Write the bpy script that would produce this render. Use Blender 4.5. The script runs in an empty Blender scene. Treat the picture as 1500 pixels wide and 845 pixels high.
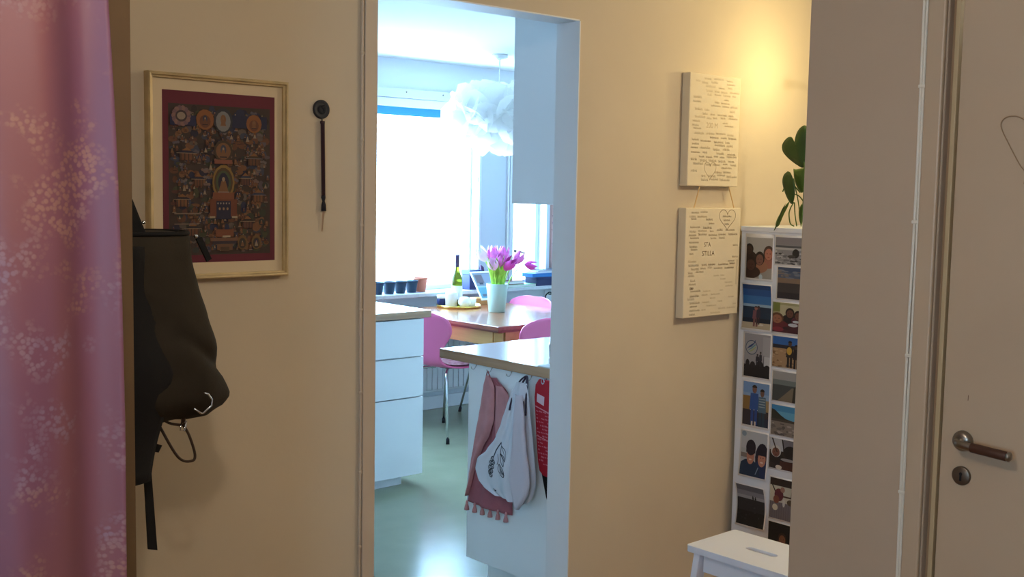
import bpy, bmesh, math, random
from mathutils import Vector, Matrix, Euler, noise

random.seed(7)
sc = bpy.context.scene
COL = sc.collection
PI = math.pi

# ------------------------------------------------------------------ camera
CAM_H = 1.55
cam_d = bpy.data.cameras.new('camera')
cam = bpy.data.objects.new('camera', cam_d)
COL.objects.link(cam)
sc.camera = cam
cam_d.sensor_width = 36.0
cam_d.lens = 1657.56 * 36.0 / 1500.0
cam_d.clip_start = 0.02
yaw, pitch, roll = math.radians(42.189), math.radians(5.107), math.radians(1.0436)
F = Vector((math.sin(yaw) * math.cos(pitch), math.cos(yaw) * math.cos(pitch), -math.sin(pitch)))
R = Vector((math.cos(yaw), -math.sin(yaw), 0))
U = R.cross(F)
R2 = R * math.cos(roll) + U * math.sin(roll)
U2 = U * math.cos(roll) - R * math.sin(roll)
m3 = Matrix((R2, U2, -F)).transposed()
cam.matrix_world = Matrix.Translation((0, 0, CAM_H)) @ m3.to_4x4()

# ------------------------------------------------------------------ sky and exposure
world = bpy.data.worlds.new('world')
sc.world = world
world.use_nodes = True
bg = world.node_tree.nodes['Background']
bg.inputs['Color'].default_value = (0.41, 0.695, 1.0, 1)
bg.inputs['Strength'].default_value = 27.0
sc.view_settings.view_transform = 'Standard'
sc.view_settings.look = 'None'
sc.view_settings.exposure = 0.0
sc.view_settings.gamma = 1.0
sc.view_settings.use_curve_mapping = False


def lamp_light(name, loc, power, color, radius):
    d = bpy.data.lights.new(name, 'POINT')
    d.energy = power
    d.color = color
    d.shadow_soft_size = radius
    o = bpy.data.objects.new(name, d)
    o.location = loc
    COL.objects.link(o)
    return o


def portal(name, loc, sx, sy, rot):
    d = bpy.data.lights.new(name, 'AREA')
    d.shape = 'RECTANGLE'
    d.size = sx
    d.size_y = sy
    d.cycles.is_portal = True
    o = bpy.data.objects.new(name, d)
    o.location = loc
    o.rotation_euler = rot
    COL.objects.link(o)


portal('window_portal', (4.26, 6.33, 1.47), 1.9, 1.28, (-PI / 2, 0, 0))
portal('small_window_portal', (5.725, 6.33, 1.47), 0.34, 1.28, (-PI / 2, 0, 0))
portal('fill_window_portal', (-1.52, 0.0, 1.45), 0.68, 0.9, (0, -PI / 2, 0))  # portal of the added, unseen hall window
portal('far_window_portal', (6.25, 6.33, 1.47), 0.46, 1.28, (-PI / 2, 0, 0))
# the lamp in the passage behind the door wall, the small lamp above the cabinet, the hall ceiling lamp
lamp_light('passage_lamp_light', (3.45, 1.1, 2.17), 33, (1.0, 0.83, 0.55), 0.08)
lamp_light('cabinet_lamp_light', (3.565, 2.30, 2.0), 4.6, (1.0, 0.80, 0.36), 0.05)
lamp_light('hall_lamp_light', (0.45, 0.80, 2.15), 22, (1.0, 0.83, 0.66), 0.05)


# ------------------------------------------------------------------ materials
def lin(c):
    c = c / 255.0
    return c / 12.92 if c <= 0.04045 else ((c + 0.055) / 1.055) ** 2.4


def rgb(r, g, b):
    return (lin(r), lin(g), lin(b), 1)


MATS = {}


def mat(name, color, rough=0.5, metal=0.0, var=0.0, vscale=8.0, bump=0.0, bscale=60.0, sheen=0.0, coat=0.0,
        trans=0.0, stretch=None, color2=None, ior=1.45, emis=None, spec=None):
    if name in MATS:
        return MATS[name]
    m = bpy.data.materials.new(name)
    m.use_nodes = True
    nt = m.node_tree
    p = nt.nodes['Principled BSDF']
    p.inputs['Base Color'].default_value = color
    p.inputs['Roughness'].default_value = rough
    p.inputs['Metallic'].default_value = metal
    p.inputs['IOR'].default_value = ior
    if spec is not None:
        p.inputs['Specular IOR Level'].default_value = spec
    if sheen:
        p.inputs['Sheen Weight'].default_value = sheen
    if coat:
        p.inputs['Coat Weight'].default_value = coat
        p.inputs['Coat Roughness'].default_value = 0.1
    if trans:
        p.inputs['Transmission Weight'].default_value = trans
    if emis:
        p.inputs['Emission Color'].default_value = emis[0]
        p.inputs['Emission Strength'].default_value = emis[1]
    if var or bump:
        tc = nt.nodes.new('ShaderNodeTexCoord')
        mp = nt.nodes.new('ShaderNodeMapping')
        nt.links.new(tc.outputs['Object'], mp.inputs['Vector'])
        if stretch:
            mp.inputs['Scale'].default_value = stretch
    if var:
        nz = nt.nodes.new('ShaderNodeTexNoise')
        nz.inputs['Scale'].default_value = vscale
        nz.inputs['Detail'].default_value = 5
        nt.links.new(mp.outputs['Vector'], nz.inputs['Vector'])
        rp = nt.nodes.new('ShaderNodeValToRGB')
        c2 = color2 or tuple(max(0, c * (1 - var)) for c in color[:3]) + (1,)
        c1 = color if color2 else tuple(min(1, c * (1 + var * 0.5)) for c in color[:3]) + (1,)
        rp.color_ramp.elements[0].position = 0.3
        rp.color_ramp.elements[1].position = 0.7
        rp.color_ramp.elements[0].color = c2
        rp.color_ramp.elements[1].color = c1
        nt.links.new(nz.outputs['Fac'], rp.inputs['Fac'])
        nt.links.new(rp.outputs['Color'], p.inputs['Base Color'])
    if bump:
        nb = nt.nodes.new('ShaderNodeTexNoise')
        nb.inputs['Scale'].default_value = bscale
        nb.inputs['Detail'].default_value = 4
        nt.links.new(mp.outputs['Vector'], nb.inputs['Vector'])
        bp = nt.nodes.new('ShaderNodeBump')
        bp.inputs['Strength'].default_value = bump
        bp.inputs['Distance'].default_value = 0.002
        nt.links.new(nb.outputs['Fac'], bp.inputs['Height'])
        nt.links.new(bp.outputs['Normal'], p.inputs['Normal'])
    MATS[name] = m
    return m


def flat(r, g, b, rough=0.6):
    return mat('print_%d_%d_%d' % (r, g, b), rgb(r, g, b), rough)


def wood(name, c1, c2, rough, axis, scale=14.0, bump=0.05, spec=None, coat=0.0):
    st = [1, 1, 1]
    st[axis] = 0.06
    return mat(name, c1, rough, var=0.3, vscale=scale, stretch=tuple(st), color2=c2, bump=bump, bscale=scale * 3, spec=spec, coat=coat)


def glass_pane(name, tint=(1, 1, 1, 1)):
    m = bpy.data.materials.new(name)
    m.use_nodes = True
    nt = m.node_tree
    nt.nodes.clear()
    out = nt.nodes.new('ShaderNodeOutputMaterial')
    tr = nt.nodes.new('ShaderNodeBsdfTransparent')
    tr.inputs['Color'].default_value = tint
    gl = nt.nodes.new('ShaderNodeBsdfGlossy')
    gl.inputs['Roughness'].default_value = 0.02
    mx = nt.nodes.new('ShaderNodeMixShader')
    mx.inputs['Fac'].default_value = 0.05
    nt.links.new(tr.outputs[0], mx.inputs[1])
    nt.links.new(gl.outputs[0], mx.inputs[2])
    nt.links.new(mx.outputs[0], out.inputs['Surface'])
    return m


def cloth_thin(name, color, tcolor, fac):
    """a cloth that lets some light through"""
    m = bpy.data.materials.new(name)
    m.use_nodes = True
    nt = m.node_tree
    nt.nodes.clear()
    out = nt.nodes.new('ShaderNodeOutputMaterial')
    df = nt.nodes.new('ShaderNodeBsdfDiffuse')
    df.inputs['Color'].default_value = color
    tl = nt.nodes.new('ShaderNodeBsdfTranslucent')
    tl.inputs['Color'].default_value = tcolor
    mx = nt.nodes.new('ShaderNodeMixShader')
    mx.inputs['Fac'].default_value = fac
    nt.links.new(df.outputs[0], mx.inputs[1])
    nt.links.new(tl.outputs[0], mx.inputs[2])
    nt.links.new(mx.outputs[0], out.inputs['Surface'])
    return m


def brocade():
    """shot pink silk with scattered woven blossom sprays"""
    m = bpy.data.materials.new('pink_brocade')
    m.use_nodes = True
    nt = m.node_tree
    N = nt.nodes
    L = nt.links
    p = N['Principled BSDF']
    p.inputs['Roughness'].default_value = 0.38
    p.inputs['Sheen Weight'].default_value = 0.05
    tc = N.new('ShaderNodeTexCoord')
    # vertical colour bands stand in for the shot silk's shifting sheen over folds
    mp = N.new('ShaderNodeMapping')
    mp.inputs['Scale'].default_value = (7.0, 1.0, 0.8)
    L.new(tc.outputs['Object'], mp.inputs['Vector'])
    nz = N.new('ShaderNodeTexNoise')
    nz.inputs['Scale'].default_value = 1.0
    nz.inputs['Detail'].default_value = 1
    L.new(mp.outputs['Vector'], nz.inputs['Vector'])
    base = N.new('ShaderNodeValToRGB')
    base.color_ramp.elements[0].position = 0.36
    base.color_ramp.elements[1].position = 0.64
    base.color_ramp.elements[0].color = rgb(144, 87, 86)
    base.color_ramp.elements[1].color = rgb(122, 77, 104)
    L.new(nz.outputs['Fac'], base.inputs['Fac'])
    # sprays: diagonal noise decides where, small cells give the blossoms
    mp2 = N.new('ShaderNodeMapping')
    mp2.inputs['Scale'].default_value = (8.0, 0.0, 6.2)
    mp2.inputs['Rotation'].default_value = (0, math.radians(30), 0)
    L.new(tc.outputs['Object'], mp2.inputs['Vector'])
    cl = N.new('ShaderNodeTexNoise')
    cl.inputs['Scale'].default_value = 1.0
    cl.inputs['Detail'].default_value = 3
    cl.inputs['Roughness'].default_value = 0.62
    L.new(mp2.outputs['Vector'], cl.inputs['Vector'])
    mp3 = N.new('ShaderNodeMapping')
    mp3.inputs['Scale'].default_value = (1, 0, 1)
    L.new(tc.outputs['Object'], mp3.inputs['Vector'])
    vo = N.new('ShaderNodeTexVoronoi')
    vo.inputs['Scale'].default_value = 125.0
    L.new(mp3.outputs['Vector'], vo.inputs['Vector'])
    r1 = N.new('ShaderNodeMapRange')
    r1.inputs['From Min'].default_value = 0.50
    r1.inputs['From Max'].default_value = 0.58
    L.new(cl.outputs['Fac'], r1.inputs['Value'])
    r2 = N.new('ShaderNodeMapRange')
    r2.inputs['From Min'].default_value = 0.62
    r2.inputs['From Max'].default_value = 0.35
    L.new(vo.outputs['Distance'], r2.inputs['Value'])
    mul = N.new('ShaderNodeMath')
    mul.operation = 'MULTIPLY'
    L.new(r1.outputs[0], mul.inputs[0])
    L.new(r2.outputs[0], mul.inputs[1])
    sc2 = N.new('ShaderNodeMath')
    sc2.operation = 'MULTIPLY'
    sc2.inputs[1].default_value = 0.5
    L.new(mul.outputs[0], sc2.inputs[0])
    n2 = N.new('ShaderNodeTexNoise')
    n2.inputs['Scale'].default_value = 5.0
    L.new(tc.outputs['Object'], n2.inputs['Vector'])
    fl = N.new('ShaderNodeValToRGB')
    fl.color_ramp.elements[0].position = 0.42
    fl.color_ramp.elements[1].position = 0.58
    fl.color_ramp.elements[0].color = rgb(184, 136, 110)
    fl.color_ramp.elements[1].color = rgb(160, 134, 148)
    L.new(n2.outputs['Fac'], fl.inputs['Fac'])
    mx = N.new('ShaderNodeMix')
    mx.data_type = 'RGBA'
    L.new(sc2.outputs[0], mx.inputs['Factor'])
    L.new(base.outputs['Color'], mx.inputs['A'])
    L.new(fl.outputs['Color'], mx.inputs['B'])
    L.new(mx.outputs['Result'], p.inputs['Base Color'])
    rr = N.new('ShaderNodeMapRange')
    rr.inputs['To Min'].default_value = 0.5
    rr.inputs['To Max'].default_value = 0.6
    L.new(mul.outputs[0], rr.inputs['Value'])
    L.new(rr.outputs[0], p.inputs['Roughness'])
    bp = N.new('ShaderNodeBump')
    bp.inputs['Strength'].default_value = 0.25
    bp.inputs['Distance'].default_value = 0.001
    L.new(mul.outputs[0], bp.inputs['Height'])
    L.new(bp.outputs['Normal'], p.inputs['Normal'])
    return m


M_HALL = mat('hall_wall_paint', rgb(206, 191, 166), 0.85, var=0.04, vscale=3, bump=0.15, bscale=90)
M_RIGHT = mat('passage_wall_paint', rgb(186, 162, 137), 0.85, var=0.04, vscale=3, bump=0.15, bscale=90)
M_TRIM = mat('hall_trim_paint', rgb(200, 182, 160), 0.45, var=0.03)
M_DOOR = mat('door_paint', rgb(188, 163, 135), 0.45, var=0.04, vscale=4)
M_CEIL = mat('ceiling_paint', rgb(236, 236, 234), 0.9)
M_WHITE = mat('white_paint', rgb(232, 234, 236), 0.6, var=0.02)
M_JAMB = mat('doorway_lining_paint', rgb(226, 228, 230), 0.5)
M_CABW = mat('white_cabinet_foil', rgb(236, 238, 240), 0.35)
M_GREYW = mat('window_frame_paint', rgb(214, 220, 228), 0.4)
M_LINO = mat('green_grey_linoleum', rgb(152, 157, 130), 0.22, var=0.06, vscale=6, bump=0.03, bscale=40)
M_PARQ = wood('oak_parquet', rgb(170, 124, 80), rgb(132, 90, 54), 0.4, 0)
M_OAK = wood('oiled_oak_worktop', rgb(188, 146, 106), rgb(146, 106, 72), 0.2, 0, 26, coat=0.6)
M_OAKY = wood('oiled_oak_worktop_end', rgb(188, 146, 106), rgb(146, 106, 72), 0.2, 1, 26, coat=0.6)
M_TABLE = wood('polished_teak', rgb(176, 108, 66), rgb(140, 80, 46), 0.25, 1, 20, coat=0.5)
M_TEDGE = wood('dark_teak_edge', rgb(150, 84, 62), rgb(120, 60, 44), 0.3, 1, 20)
M_APRON = wood('light_beech', rgb(200, 150, 92), rgb(176, 126, 74), 0.4, 1, 20)
M_PINK = mat('pink_lacquer', rgb(238, 116, 164), 0.35, coat=0.2)
M_CHROME = mat('chrome', rgb(215, 218, 222), 0.12, 1.0)
M_RUBBER = mat('black_rubber', rgb(22, 22, 24), 0.6)
M_BLACK = mat('black_webbing', rgb(14, 13, 15), 0.85, bump=0.3, bscale=300)
M_OLIVE = mat('dark_olive_canvas', rgb(45, 37, 24), 0.85, var=0.25, vscale=6, bump=0.3, bscale=220)
M_LEATHER = mat('brown_leather', rgb(58, 40, 28), 0.5)
M_GOLD = mat('dull_gold_leaf', rgb(206, 184, 140), 0.45, 0.25, var=0.2, vscale=20)
M_GOLDB = mat('brass', rgb(216, 178, 96), 0.25, 0.9)
M_STEEL = mat('brushed_nickel', rgb(150, 140, 128), 0.3, 1.0)
M_DARKWOOD = mat('dark_brown_leather_grip', rgb(70, 40, 26), 0.5)
M_CANVAS = mat('primed_canvas', rgb(222, 208, 180), 0.85, bump=0.15, bscale=400)
M_INK = flat(146, 126, 98)
M_INK2 = flat(108, 86, 62)
M_PAPER = mat('photo_paper', rgb(228, 228, 230), 0.45)
M_LEAF = mat('dark_leaf', rgb(44, 74, 22), 0.45, var=0.3, vscale=20)
M_LEAF2 = mat('mid_leaf', rgb(74, 104, 34), 0.45, var=0.3, vscale=20)
M_STEM = mat('tulip_green', rgb(172, 226, 84), 0.5, var=0.3, vscale=30)
M_CERAM = mat('white_ceramic', rgb(236, 236, 234), 0.25)
M_VASE = mat('pale_green_ceramic', rgb(176, 204, 190), 0.4)
M_TERRA = mat('terracotta', rgb(190, 116, 92), 0.8, var=0.1)
M_NAVYPOT = mat('dark_blue_plastic_pot', rgb(36, 62, 84), 0.4)
M_SOIL = mat('potting_soil', rgb(60, 44, 34), 0.95)
M_GLASS = glass_pane('window_glass')
M_BOTTLE = mat('green_bottle_glass', rgb(120, 130, 30), 0.06, trans=0.75, ior=1.3)
M_BROCADE = brocade()


# ------------------------------------------------------------------ mesh builder
class MB:
    def __init__(self):
        self.v = []
        self.f = []
        self.mi = []
        self.mats = []

    def midx(self, m):
        if m is None:
            return 0
        if m not in self.mats:
            self.mats.append(m)
        return self.mats.index(m)

    def add(self, vs, fs, m=None):
        o = len(self.v)
        i = self.midx(m)
        self.v += [tuple(v) for v in vs]
        for f in fs:
            self.f.append([a + o for a in f])
            self.mi.append(i)

    def box(self, x0, x1, y0, y1, z0, z1, m=None):
        vs = [(x, y, z) for x in (x0, x1) for y in (y0, y1) for z in (z0, z1)]
        fs = [(0, 1, 3, 2), (4, 6, 7, 5), (0, 4, 5, 1), (2, 3, 7, 6), (0, 2, 6, 4), (1, 5, 7, 3)]
        self.add(vs, fs, m)

    def obox(self, c, sx, sy, sz, mtx, m=None):
        vs = []
        for x in (-1, 1):
            for y in (-1, 1):
                for z in (-1, 1):
                    vs.append(Vector(c) + mtx @ Vector((x * sx / 2, y * sy / 2, z * sz / 2)))
        fs = [(0, 1, 3, 2), (4, 6, 7, 5), (0, 4, 5, 1), (2, 3, 7, 6), (0, 2, 6, 4), (1, 5, 7, 3)]
        self.add(vs, fs, m)

    def tube(self, pts, r, n=8, m=None, caps=True, flatten=None):
        pts = [Vector(p) for p in pts]
        k = len(pts)
        rs = r if isinstance(r, (list, tuple)) else [r] * k
        vs = []
        up = None
        for i, p in enumerate(pts):
            t = (pts[min(i + 1, k - 1)] - pts[max(i - 1, 0)])
            if t.length < 1e-9:
                t = Vector((0, 0, 1))
            t.normalize()
            if up is None:
                a = Vector((0, 0, 1)) if abs(t.z) < 0.9 else Vector((1, 0, 0))
                up = t.cross(a).normalized()
            up = (up - t * up.dot(t))
            if up.length < 1e-6:
                up = t.orthogonal()
            up.normalize()
            w = t.cross(up)
            for j in range(n):
                a = 2 * PI * j / n
                vs.append(p + (up * math.cos(a) + w * math.sin(a)) * rs[i])
        fs = []
        for i in range(k - 1):
            for j in range(n):
                fs.append((i * n + j, i * n + (j + 1) % n, (i + 1) * n + (j + 1) % n, (i + 1) * n + j))
        if caps:
            fs.append(tuple(range(n - 1, -1, -1)))
            fs.append(tuple(range((k - 1) * n, k * n)))
        self.add(vs, fs, m)

    def lathe(self, prof, c=(0, 0, 0), n=24, m=None, mtx=None):
        vs = []
        for r, z in prof:
            for j in range(n):
                a = 2 * PI * j / n
                v = Vector((r * math.cos(a), r * math.sin(a), z))
                if mtx:
                    v = mtx @ v
                vs.append(v + Vector(c))
        fs = []
        k = len(prof)
        for i in range(k - 1):
            for j in range(n):
                fs.append((i * n + j, i * n + (j + 1) % n, (i + 1) * n + (j + 1) % n, (i + 1) * n + j))
        if prof[0][0] > 1e-6:
            fs.append(tuple(range(n - 1, -1, -1)))
        if prof[-1][0] > 1e-6:
            fs.append(tuple(range((k - 1) * n, k * n)))
        self.add(vs, fs, m)

    def grid(self, fn, nu, nv, m=None, flip=False):
        vs = [fn(i / nu, j / nv) for i in range(nu + 1) for j in range(nv + 1)]
        fs = []
        for i in range(nu):
            for j in range(nv):
                a = i * (nv + 1) + j
                q = (a, a + 1, a + nv + 2, a + nv + 1)
                fs.append(q[::-1] if flip else q)
        self.add(vs, fs, m)

    def prism(self, poly, fn0, fn1, m=None):
        """poly: 2-D outline; fn0 / fn1 map (u, v) to the two faces"""
        n = len(poly)
        vs = [fn0(*p) for p in poly] + [fn1(*p) for p in poly]
        fs = [tuple(range(n)), tuple(range(2 * n - 1, n - 1, -1))]
        for i in range(n):
            fs.append((i, (i + 1) % n, n + (i + 1) % n, n + i))
        self.add(vs, fs, m)

    def ribbon(self, pts, w, fn, m=None):
        """flat stroke along 2-D pts of width w, mapped by fn(u, v)"""
        n = len(pts)
        vs = []
        for i in range(n):
            a = Vector(pts[max(i - 1, 0)])
            b = Vector(pts[min(i + 1, n - 1)])
            t = b - a
            if t.length < 1e-9:
                t = Vector((1, 0))
            t.normalize()
            nn = Vector((-t.y, t.x)) * w / 2
            p = Vector(pts[i])
            vs.append(fn(*(p + nn)))
            vs.append(fn(*(p - nn)))
        fs = [(2 * i, 2 * i + 1, 2 * i + 3, 2 * i + 2) for i in range(n - 1)]
        self.add(vs, fs, m)

    def build(self, name, m=None, parent=None, smooth=False, bevel=0.0, fixn=True, segs=2, subsurf=0, solid=0.0):
        me = bpy.data.meshes.new(name)
        me.from_pydata(self.v, [], self.f)
        mats = self.mats if self.mats else [m]
        if self.mats and m is not None and m not in self.mats:
            mats = self.mats
        for x in mats:
            me.materials.append(x)
        if self.mats:
            me.polygons.foreach_set('material_index', self.mi)
        if fixn:
            b = bmesh.new()
            b.from_mesh(me)
            bmesh.ops.recalc_face_normals(b, faces=b.faces)
            b.to_mesh(me)
            b.free()
        if smooth:
            me.polygons.foreach_set('use_smooth', [True] * len(me.polygons))
        me.update()
        o = bpy.data.objects.new(name, me)
        COL.objects.link(o)
        if solid:
            s = o.modifiers.new('solid', 'SOLIDIFY')
            s.thickness = solid
            s.offset = 0
        if subsurf:
            s = o.modifiers.new('sub', 'SUBSURF')
            s.levels = subsurf
            s.render_levels = subsurf
        if bevel:
            bv = o.modifiers.new('bevel', 'BEVEL')
            bv.width = bevel
            bv.segments = segs
            bv.limit_method = 'ANGLE'
            bv.angle_limit = math.radians(40)
        if parent is not None:
            o.parent = parent
            o.matrix_parent_inverse = Matrix.Translation(world_loc(parent)).inverted()
        return o


def world_loc(o):
    l = Vector(o.location)
    return l if o.type == 'EMPTY' else Vector((0, 0, 0))


def tag(o, label, cat, group=None):
    o['label'] = label
    o['category'] = cat
    if group:
        o['group'] = group
    return o


def thing(name, label, cat, loc=(0, 0, 0), group=None):
    o = bpy.data.objects.new(name, None)
    o.empty_display_size = 0.05
    o.location = loc
    COL.objects.link(o)
    return tag(o, label, cat, group)


def struct(o):
    o['kind'] = 'structure'
    return o


def box(name, m, x0, x1, y0, y1, z0, z1, parent=None, bevel=0.0):
    b = MB()
    b.box(x0, x1, y0, y1, z0, z1)
    return b.build(name, m, parent, bevel=bevel)


def holder(name, loc):
    o = bpy.data.objects.new(name, None)
    o.empty_display_size = 0.05
    o.location = loc
    COL.objects.link(o)
    return struct(o)


def curve_text(body, size):
    """2-D triangles of a word, as (verts, faces) in its own plane"""
    c = bpy.data.curves.new('t', 'FONT')
    c.body = body
    c.size = size
    o = bpy.data.objects.new('t', c)
    COL.objects.link(o)
    dg = bpy.context.evaluated_depsgraph_get()
    me = bpy.data.meshes.new_from_object(o.evaluated_get(dg))
    vs = [(v.co.x, v.co.y) for v in me.vertices]
    fs = [tuple(p.vertices) for p in me.polygons]
    bpy.data.objects.remove(o)
    bpy.data.meshes.remove(me)
    bpy.data.curves.remove(c)
    return vs, fs


def lerp_table(tab, t):
    """tab: [(t, a, b, ...)] sorted by t, either way"""
    if (tab[0][0] > tab[-1][0]):
        tab = tab[::-1]
    if t <= tab[0][0]:
        return tab[0][1:]
    for p, q in zip(tab, tab[1:]):
        if t <= q[0]:
            k = (t - p[0]) / (q[0] - p[0])
            k = k * k * (3 - 2 * k) * 0.5 + k * 0.5
            return tuple(a + (b - a) * k for a, b in zip(p[1:], q[1:]))
    return tab[-1][1:]


def smooth_path(pts, n=6):
    """Catmull-Rom through the points"""
    P = [Vector(p) for p in pts]
    out = []
    for i in range(len(P) - 1):
        a = P[max(i - 1, 0)]
        b, c = P[i], P[i + 1]
        d = P[min(i + 2, len(P) - 1)]
        for k in range(n):
            t = k / n
            out.append(0.5 * ((2 * b) + (c - a) * t + (2 * a - 5 * b + 4 * c - d) * t * t + (3 * b - a - 3 * c + d) * t ** 3))
    out.append(P[-1])
    return out


# ================================================================== THE SETTING
D = 2.56           # hall face of the wall with the doorway
DB = 2.66          # its kitchen face
OX0, OX1, OZ = 1.807, 2.588, 2.077
XR = 2.30          # face of the wall with the door on the right
YC = 1.524         # where that wall ends
HALL_Z = 2.42
KZ = 2.385
WY = 6.15          # inner face of the window wall

# floors and ceilings
struct(box('floor_hall', M_PARQ, -1.4, 5.1, -1.7, D + 0.05, -0.05, 0.0))
struct(box('floor_kitchen', M_LINO, 0.7, 6.9, D + 0.05, WY + 0.2, -0.05, 0.0))
struct(box('ceiling_hall', M_CEIL, -1.4, 5.1, -1.7, DB - 0.02, HALL_Z, HALL_Z + 0.05))
struct(box('ceiling_kitchen', M_CEIL, 0.7, 6.9, DB, WY + 0.2, KZ, KZ + 0.1))

# wall with the doorway: hall side cream, kitchen side and lining white
b = MB()


def two_faced(x0, x1, z0, z1):
    b.box(x0, x1, D, D + 0.05, z0, z1, M_HALL)
    b.box(x0, x1, D + 0.05, DB, z0, z1, M_WHITE)


two_faced(-1.4, OX0 - 0.004, 0, HALL_Z + 0.05)
two_faced(OX1 + 0.004, 6.9, 0, HALL_Z + 0.05)
two_faced(OX0 - 0.004, OX1 + 0.004, OZ + 0.004, HALL_Z + 0.05)
struct(b.build('wall_back'))
# lining of the doorway
h = holder('trim_1', (OX0, D, 0))
box('lining_side', M_JAMB, OX1, OX1 + 0.004, D - 0.0015, DB + 0.002, 0, OZ, h)
box('lining_side', M_JAMB, OX0 - 0.004, OX0, D - 0.0015, DB + 0.002, 0, OZ, h)
box('lining_head', M_JAMB, OX0, OX1, D - 0.0015, DB + 0.002, OZ, OZ + 0.004, h)
# flat strip beside the doorway
struct(box('trim_2', M_TRIM, 1.7655, OX0 - 0.0005, D - 0.011, D - 0.0002, 0, 2.40, bevel=0.002))

b = MB()
for y0, y1, z0, z1 in ((-1.7, -0.34, 0, HALL_Z + 0.05), (0.34, D, 0, HALL_Z + 0.05), (-0.34, 0.34, 0, 1.0), (-0.34, 0.34, 1.9, HALL_Z + 0.05)):
    b.box(-1.5, -1.4, y0, y1, z0, z1)
struct(b.build('wall_left', M_HALL))  # gap left for the added fill window
struct(box('wall_rear', M_HALL, -1.5, 5.2, -1.8, -1.7, 0, HALL_Z + 0.05))
struct(box('wall_passage', M_HALL, 5.1, 5.2, -1.7, D, 0, HALL_Z + 0.05))
struct(box('wall_kitchen_left', M_WHITE, 0.6, 0.7, DB, WY + 0.2, 0, KZ + 0.1))
struct(box('wall_kitchen_right', M_WHITE, 6.9, 7.0, D, WY + 0.2, 0, KZ + 0.1))

# wall on the right with its door
DY1, DY0 = 1.1845, 0.30
b = MB()
b.box(XR, XR + 0.11, DY1, YC, 0, HALL_Z)
b.box(XR, XR + 0.11, -1.7, DY0, 0, HALL_Z)
b.box(XR, XR + 0.11, DY0, DY1, 2.06, HALL_Z)
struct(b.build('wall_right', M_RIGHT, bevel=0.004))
h = holder('door_1', (XR, DY0, 0))
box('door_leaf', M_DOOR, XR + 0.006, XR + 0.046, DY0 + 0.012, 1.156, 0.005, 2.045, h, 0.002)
box('frame_stop', mat('door_frame_paint', rgb(184, 160, 122), 0.5), XR + 0.002, XR + 0.06, 1.1605, 1.1705, 0, 2.05, h, 0.0015)
box('casing', M_DOOR, XR - 0.013, XR - 0.0002, 1.186, 1.226, 0, 2.10, h, 0.004)
box('rebate', mat('rebate_paint', rgb(150, 118, 86), 0.6), XR + 0.02, XR + 0.06, 1.1705, 1.184, 0, 2.05, h)
box('casing', M_DOOR, XR - 0.013, XR - 0.0002, DY0 - 0.05, DY0 - 0.008, 0, 2.10, h, 0.004)
box('casing', M_DOOR, XR - 0.013, XR - 0.0002, DY0 - 0.008, 1.186, 2.062, 2.10, h, 0.004)
# lever handle
rot_x = Matrix.Rotation(-PI / 2, 3, 'Y')     # lathe axis along -X
b = MB()
b.lathe([(0.0005, 0.014), (0.014, 0.0135), (0.0195, 0.010), (0.0222, 0.004), (0.0225, 0.0)][::-1], (XR + 0.006, 1.107, 1.031), 28, mtx=rot_x)
rose = b.build('rose', M_STEEL, h, smooth=True)
b = MB()
b.tube(smooth_path([(XR, 1.107, 1.031), (XR - 0.014, 1.107, 1.031), (XR - 0.027, 1.104, 1.031), (XR - 0.034, 1.092, 1.030), (XR - 0.034, 1.068, 1.0285)], 5),
       [0.0085] * 21, 14)
hd = b.build('handle', M_STEEL, h, smooth=True)
b = MB()
b.tube([(XR - 0.034, 1.071, 1.0285), (XR - 0.034, 1.069, 1.0285), (XR - 0.034, 0.997, 1.024), (XR - 0.034, 0.994, 1.024)], [0.009, 0.0102, 0.0102, 0.0098], 16)
b.build('grip', M_DARKWOOD, hd, smooth=True)
b = MB()
b.tube([(XR - 0.034, 0.994, 1.024), (XR - 0.034, 0.9895, 1.0238), (XR - 0.034, 0.986, 1.0235)], [0.0104, 0.0104, 0.006], 16)
b.build('end_cap', M_STEEL, hd, smooth=True)
# keyhole plate
b = MB()
b.lathe([(0.0205, 0.0), (0.0205, 0.004), (0.018, 0.006), (0.0005, 0.0062)], (XR + 0.006, 1.106, 0.956), 28, mtx=rot_x)
kp = b.build('keyhole_plate', mat('aged_nickel', rgb(112, 98, 84), 0.4, 0.8), h, smooth=True)
b = MB()
hole = [(0.0035 * math.cos(a), 0.004 + 0.0038 * math.sin(a)) for a in [math.radians(x) for x in range(-50, 231, 20)]] + [(-0.0026, -0.011), (0.0026, -0.011)]
b.prism(hole, lambda u, v: (XR - 0.0006, 1.106 - u, 0.956 + v), lambda u, v: (XR - 0.0001, 1.106 - u, 0.956 + v))
b.build('keyhole', flat(8, 7, 7), kp)
b = MB()
b.prism([(0, 0), (0.0012, 0.0005), (0.0016, 0.011), (0.0004, 0.012)], lambda u, v: (XR + 0.0055, 1.102 - u, 1.118 + v), lambda u, v: (XR + 0.0061, 1.102 - u, 1.118 + v))
b.build('scratch', flat(110, 80, 56), h)

# wall with the windows
b = MB()
W1 = (3.30, 5.222)
W2 = (5.56, 5.89)
W3 = (6.02, 6.50)
ZS, ZT = 0.83, 2.11
for x0, x1, z0, z1 in ((0.6, 7.0, 0, ZS), (0.6, 7.0, ZT, KZ + 0.1), (0.6, W1[0], ZS, ZT), (W1[1], W2[0], ZS, ZT), (W2[1], W3[0], ZS, ZT), (W3[1], 7.0, ZS, ZT)):
    b.box(x0, x1, WY, WY + 0.2, z0, z1)
struct(b.build('wall_window', mat('window_wall_paint', rgb(222, 226, 232), 0.7)))


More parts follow.
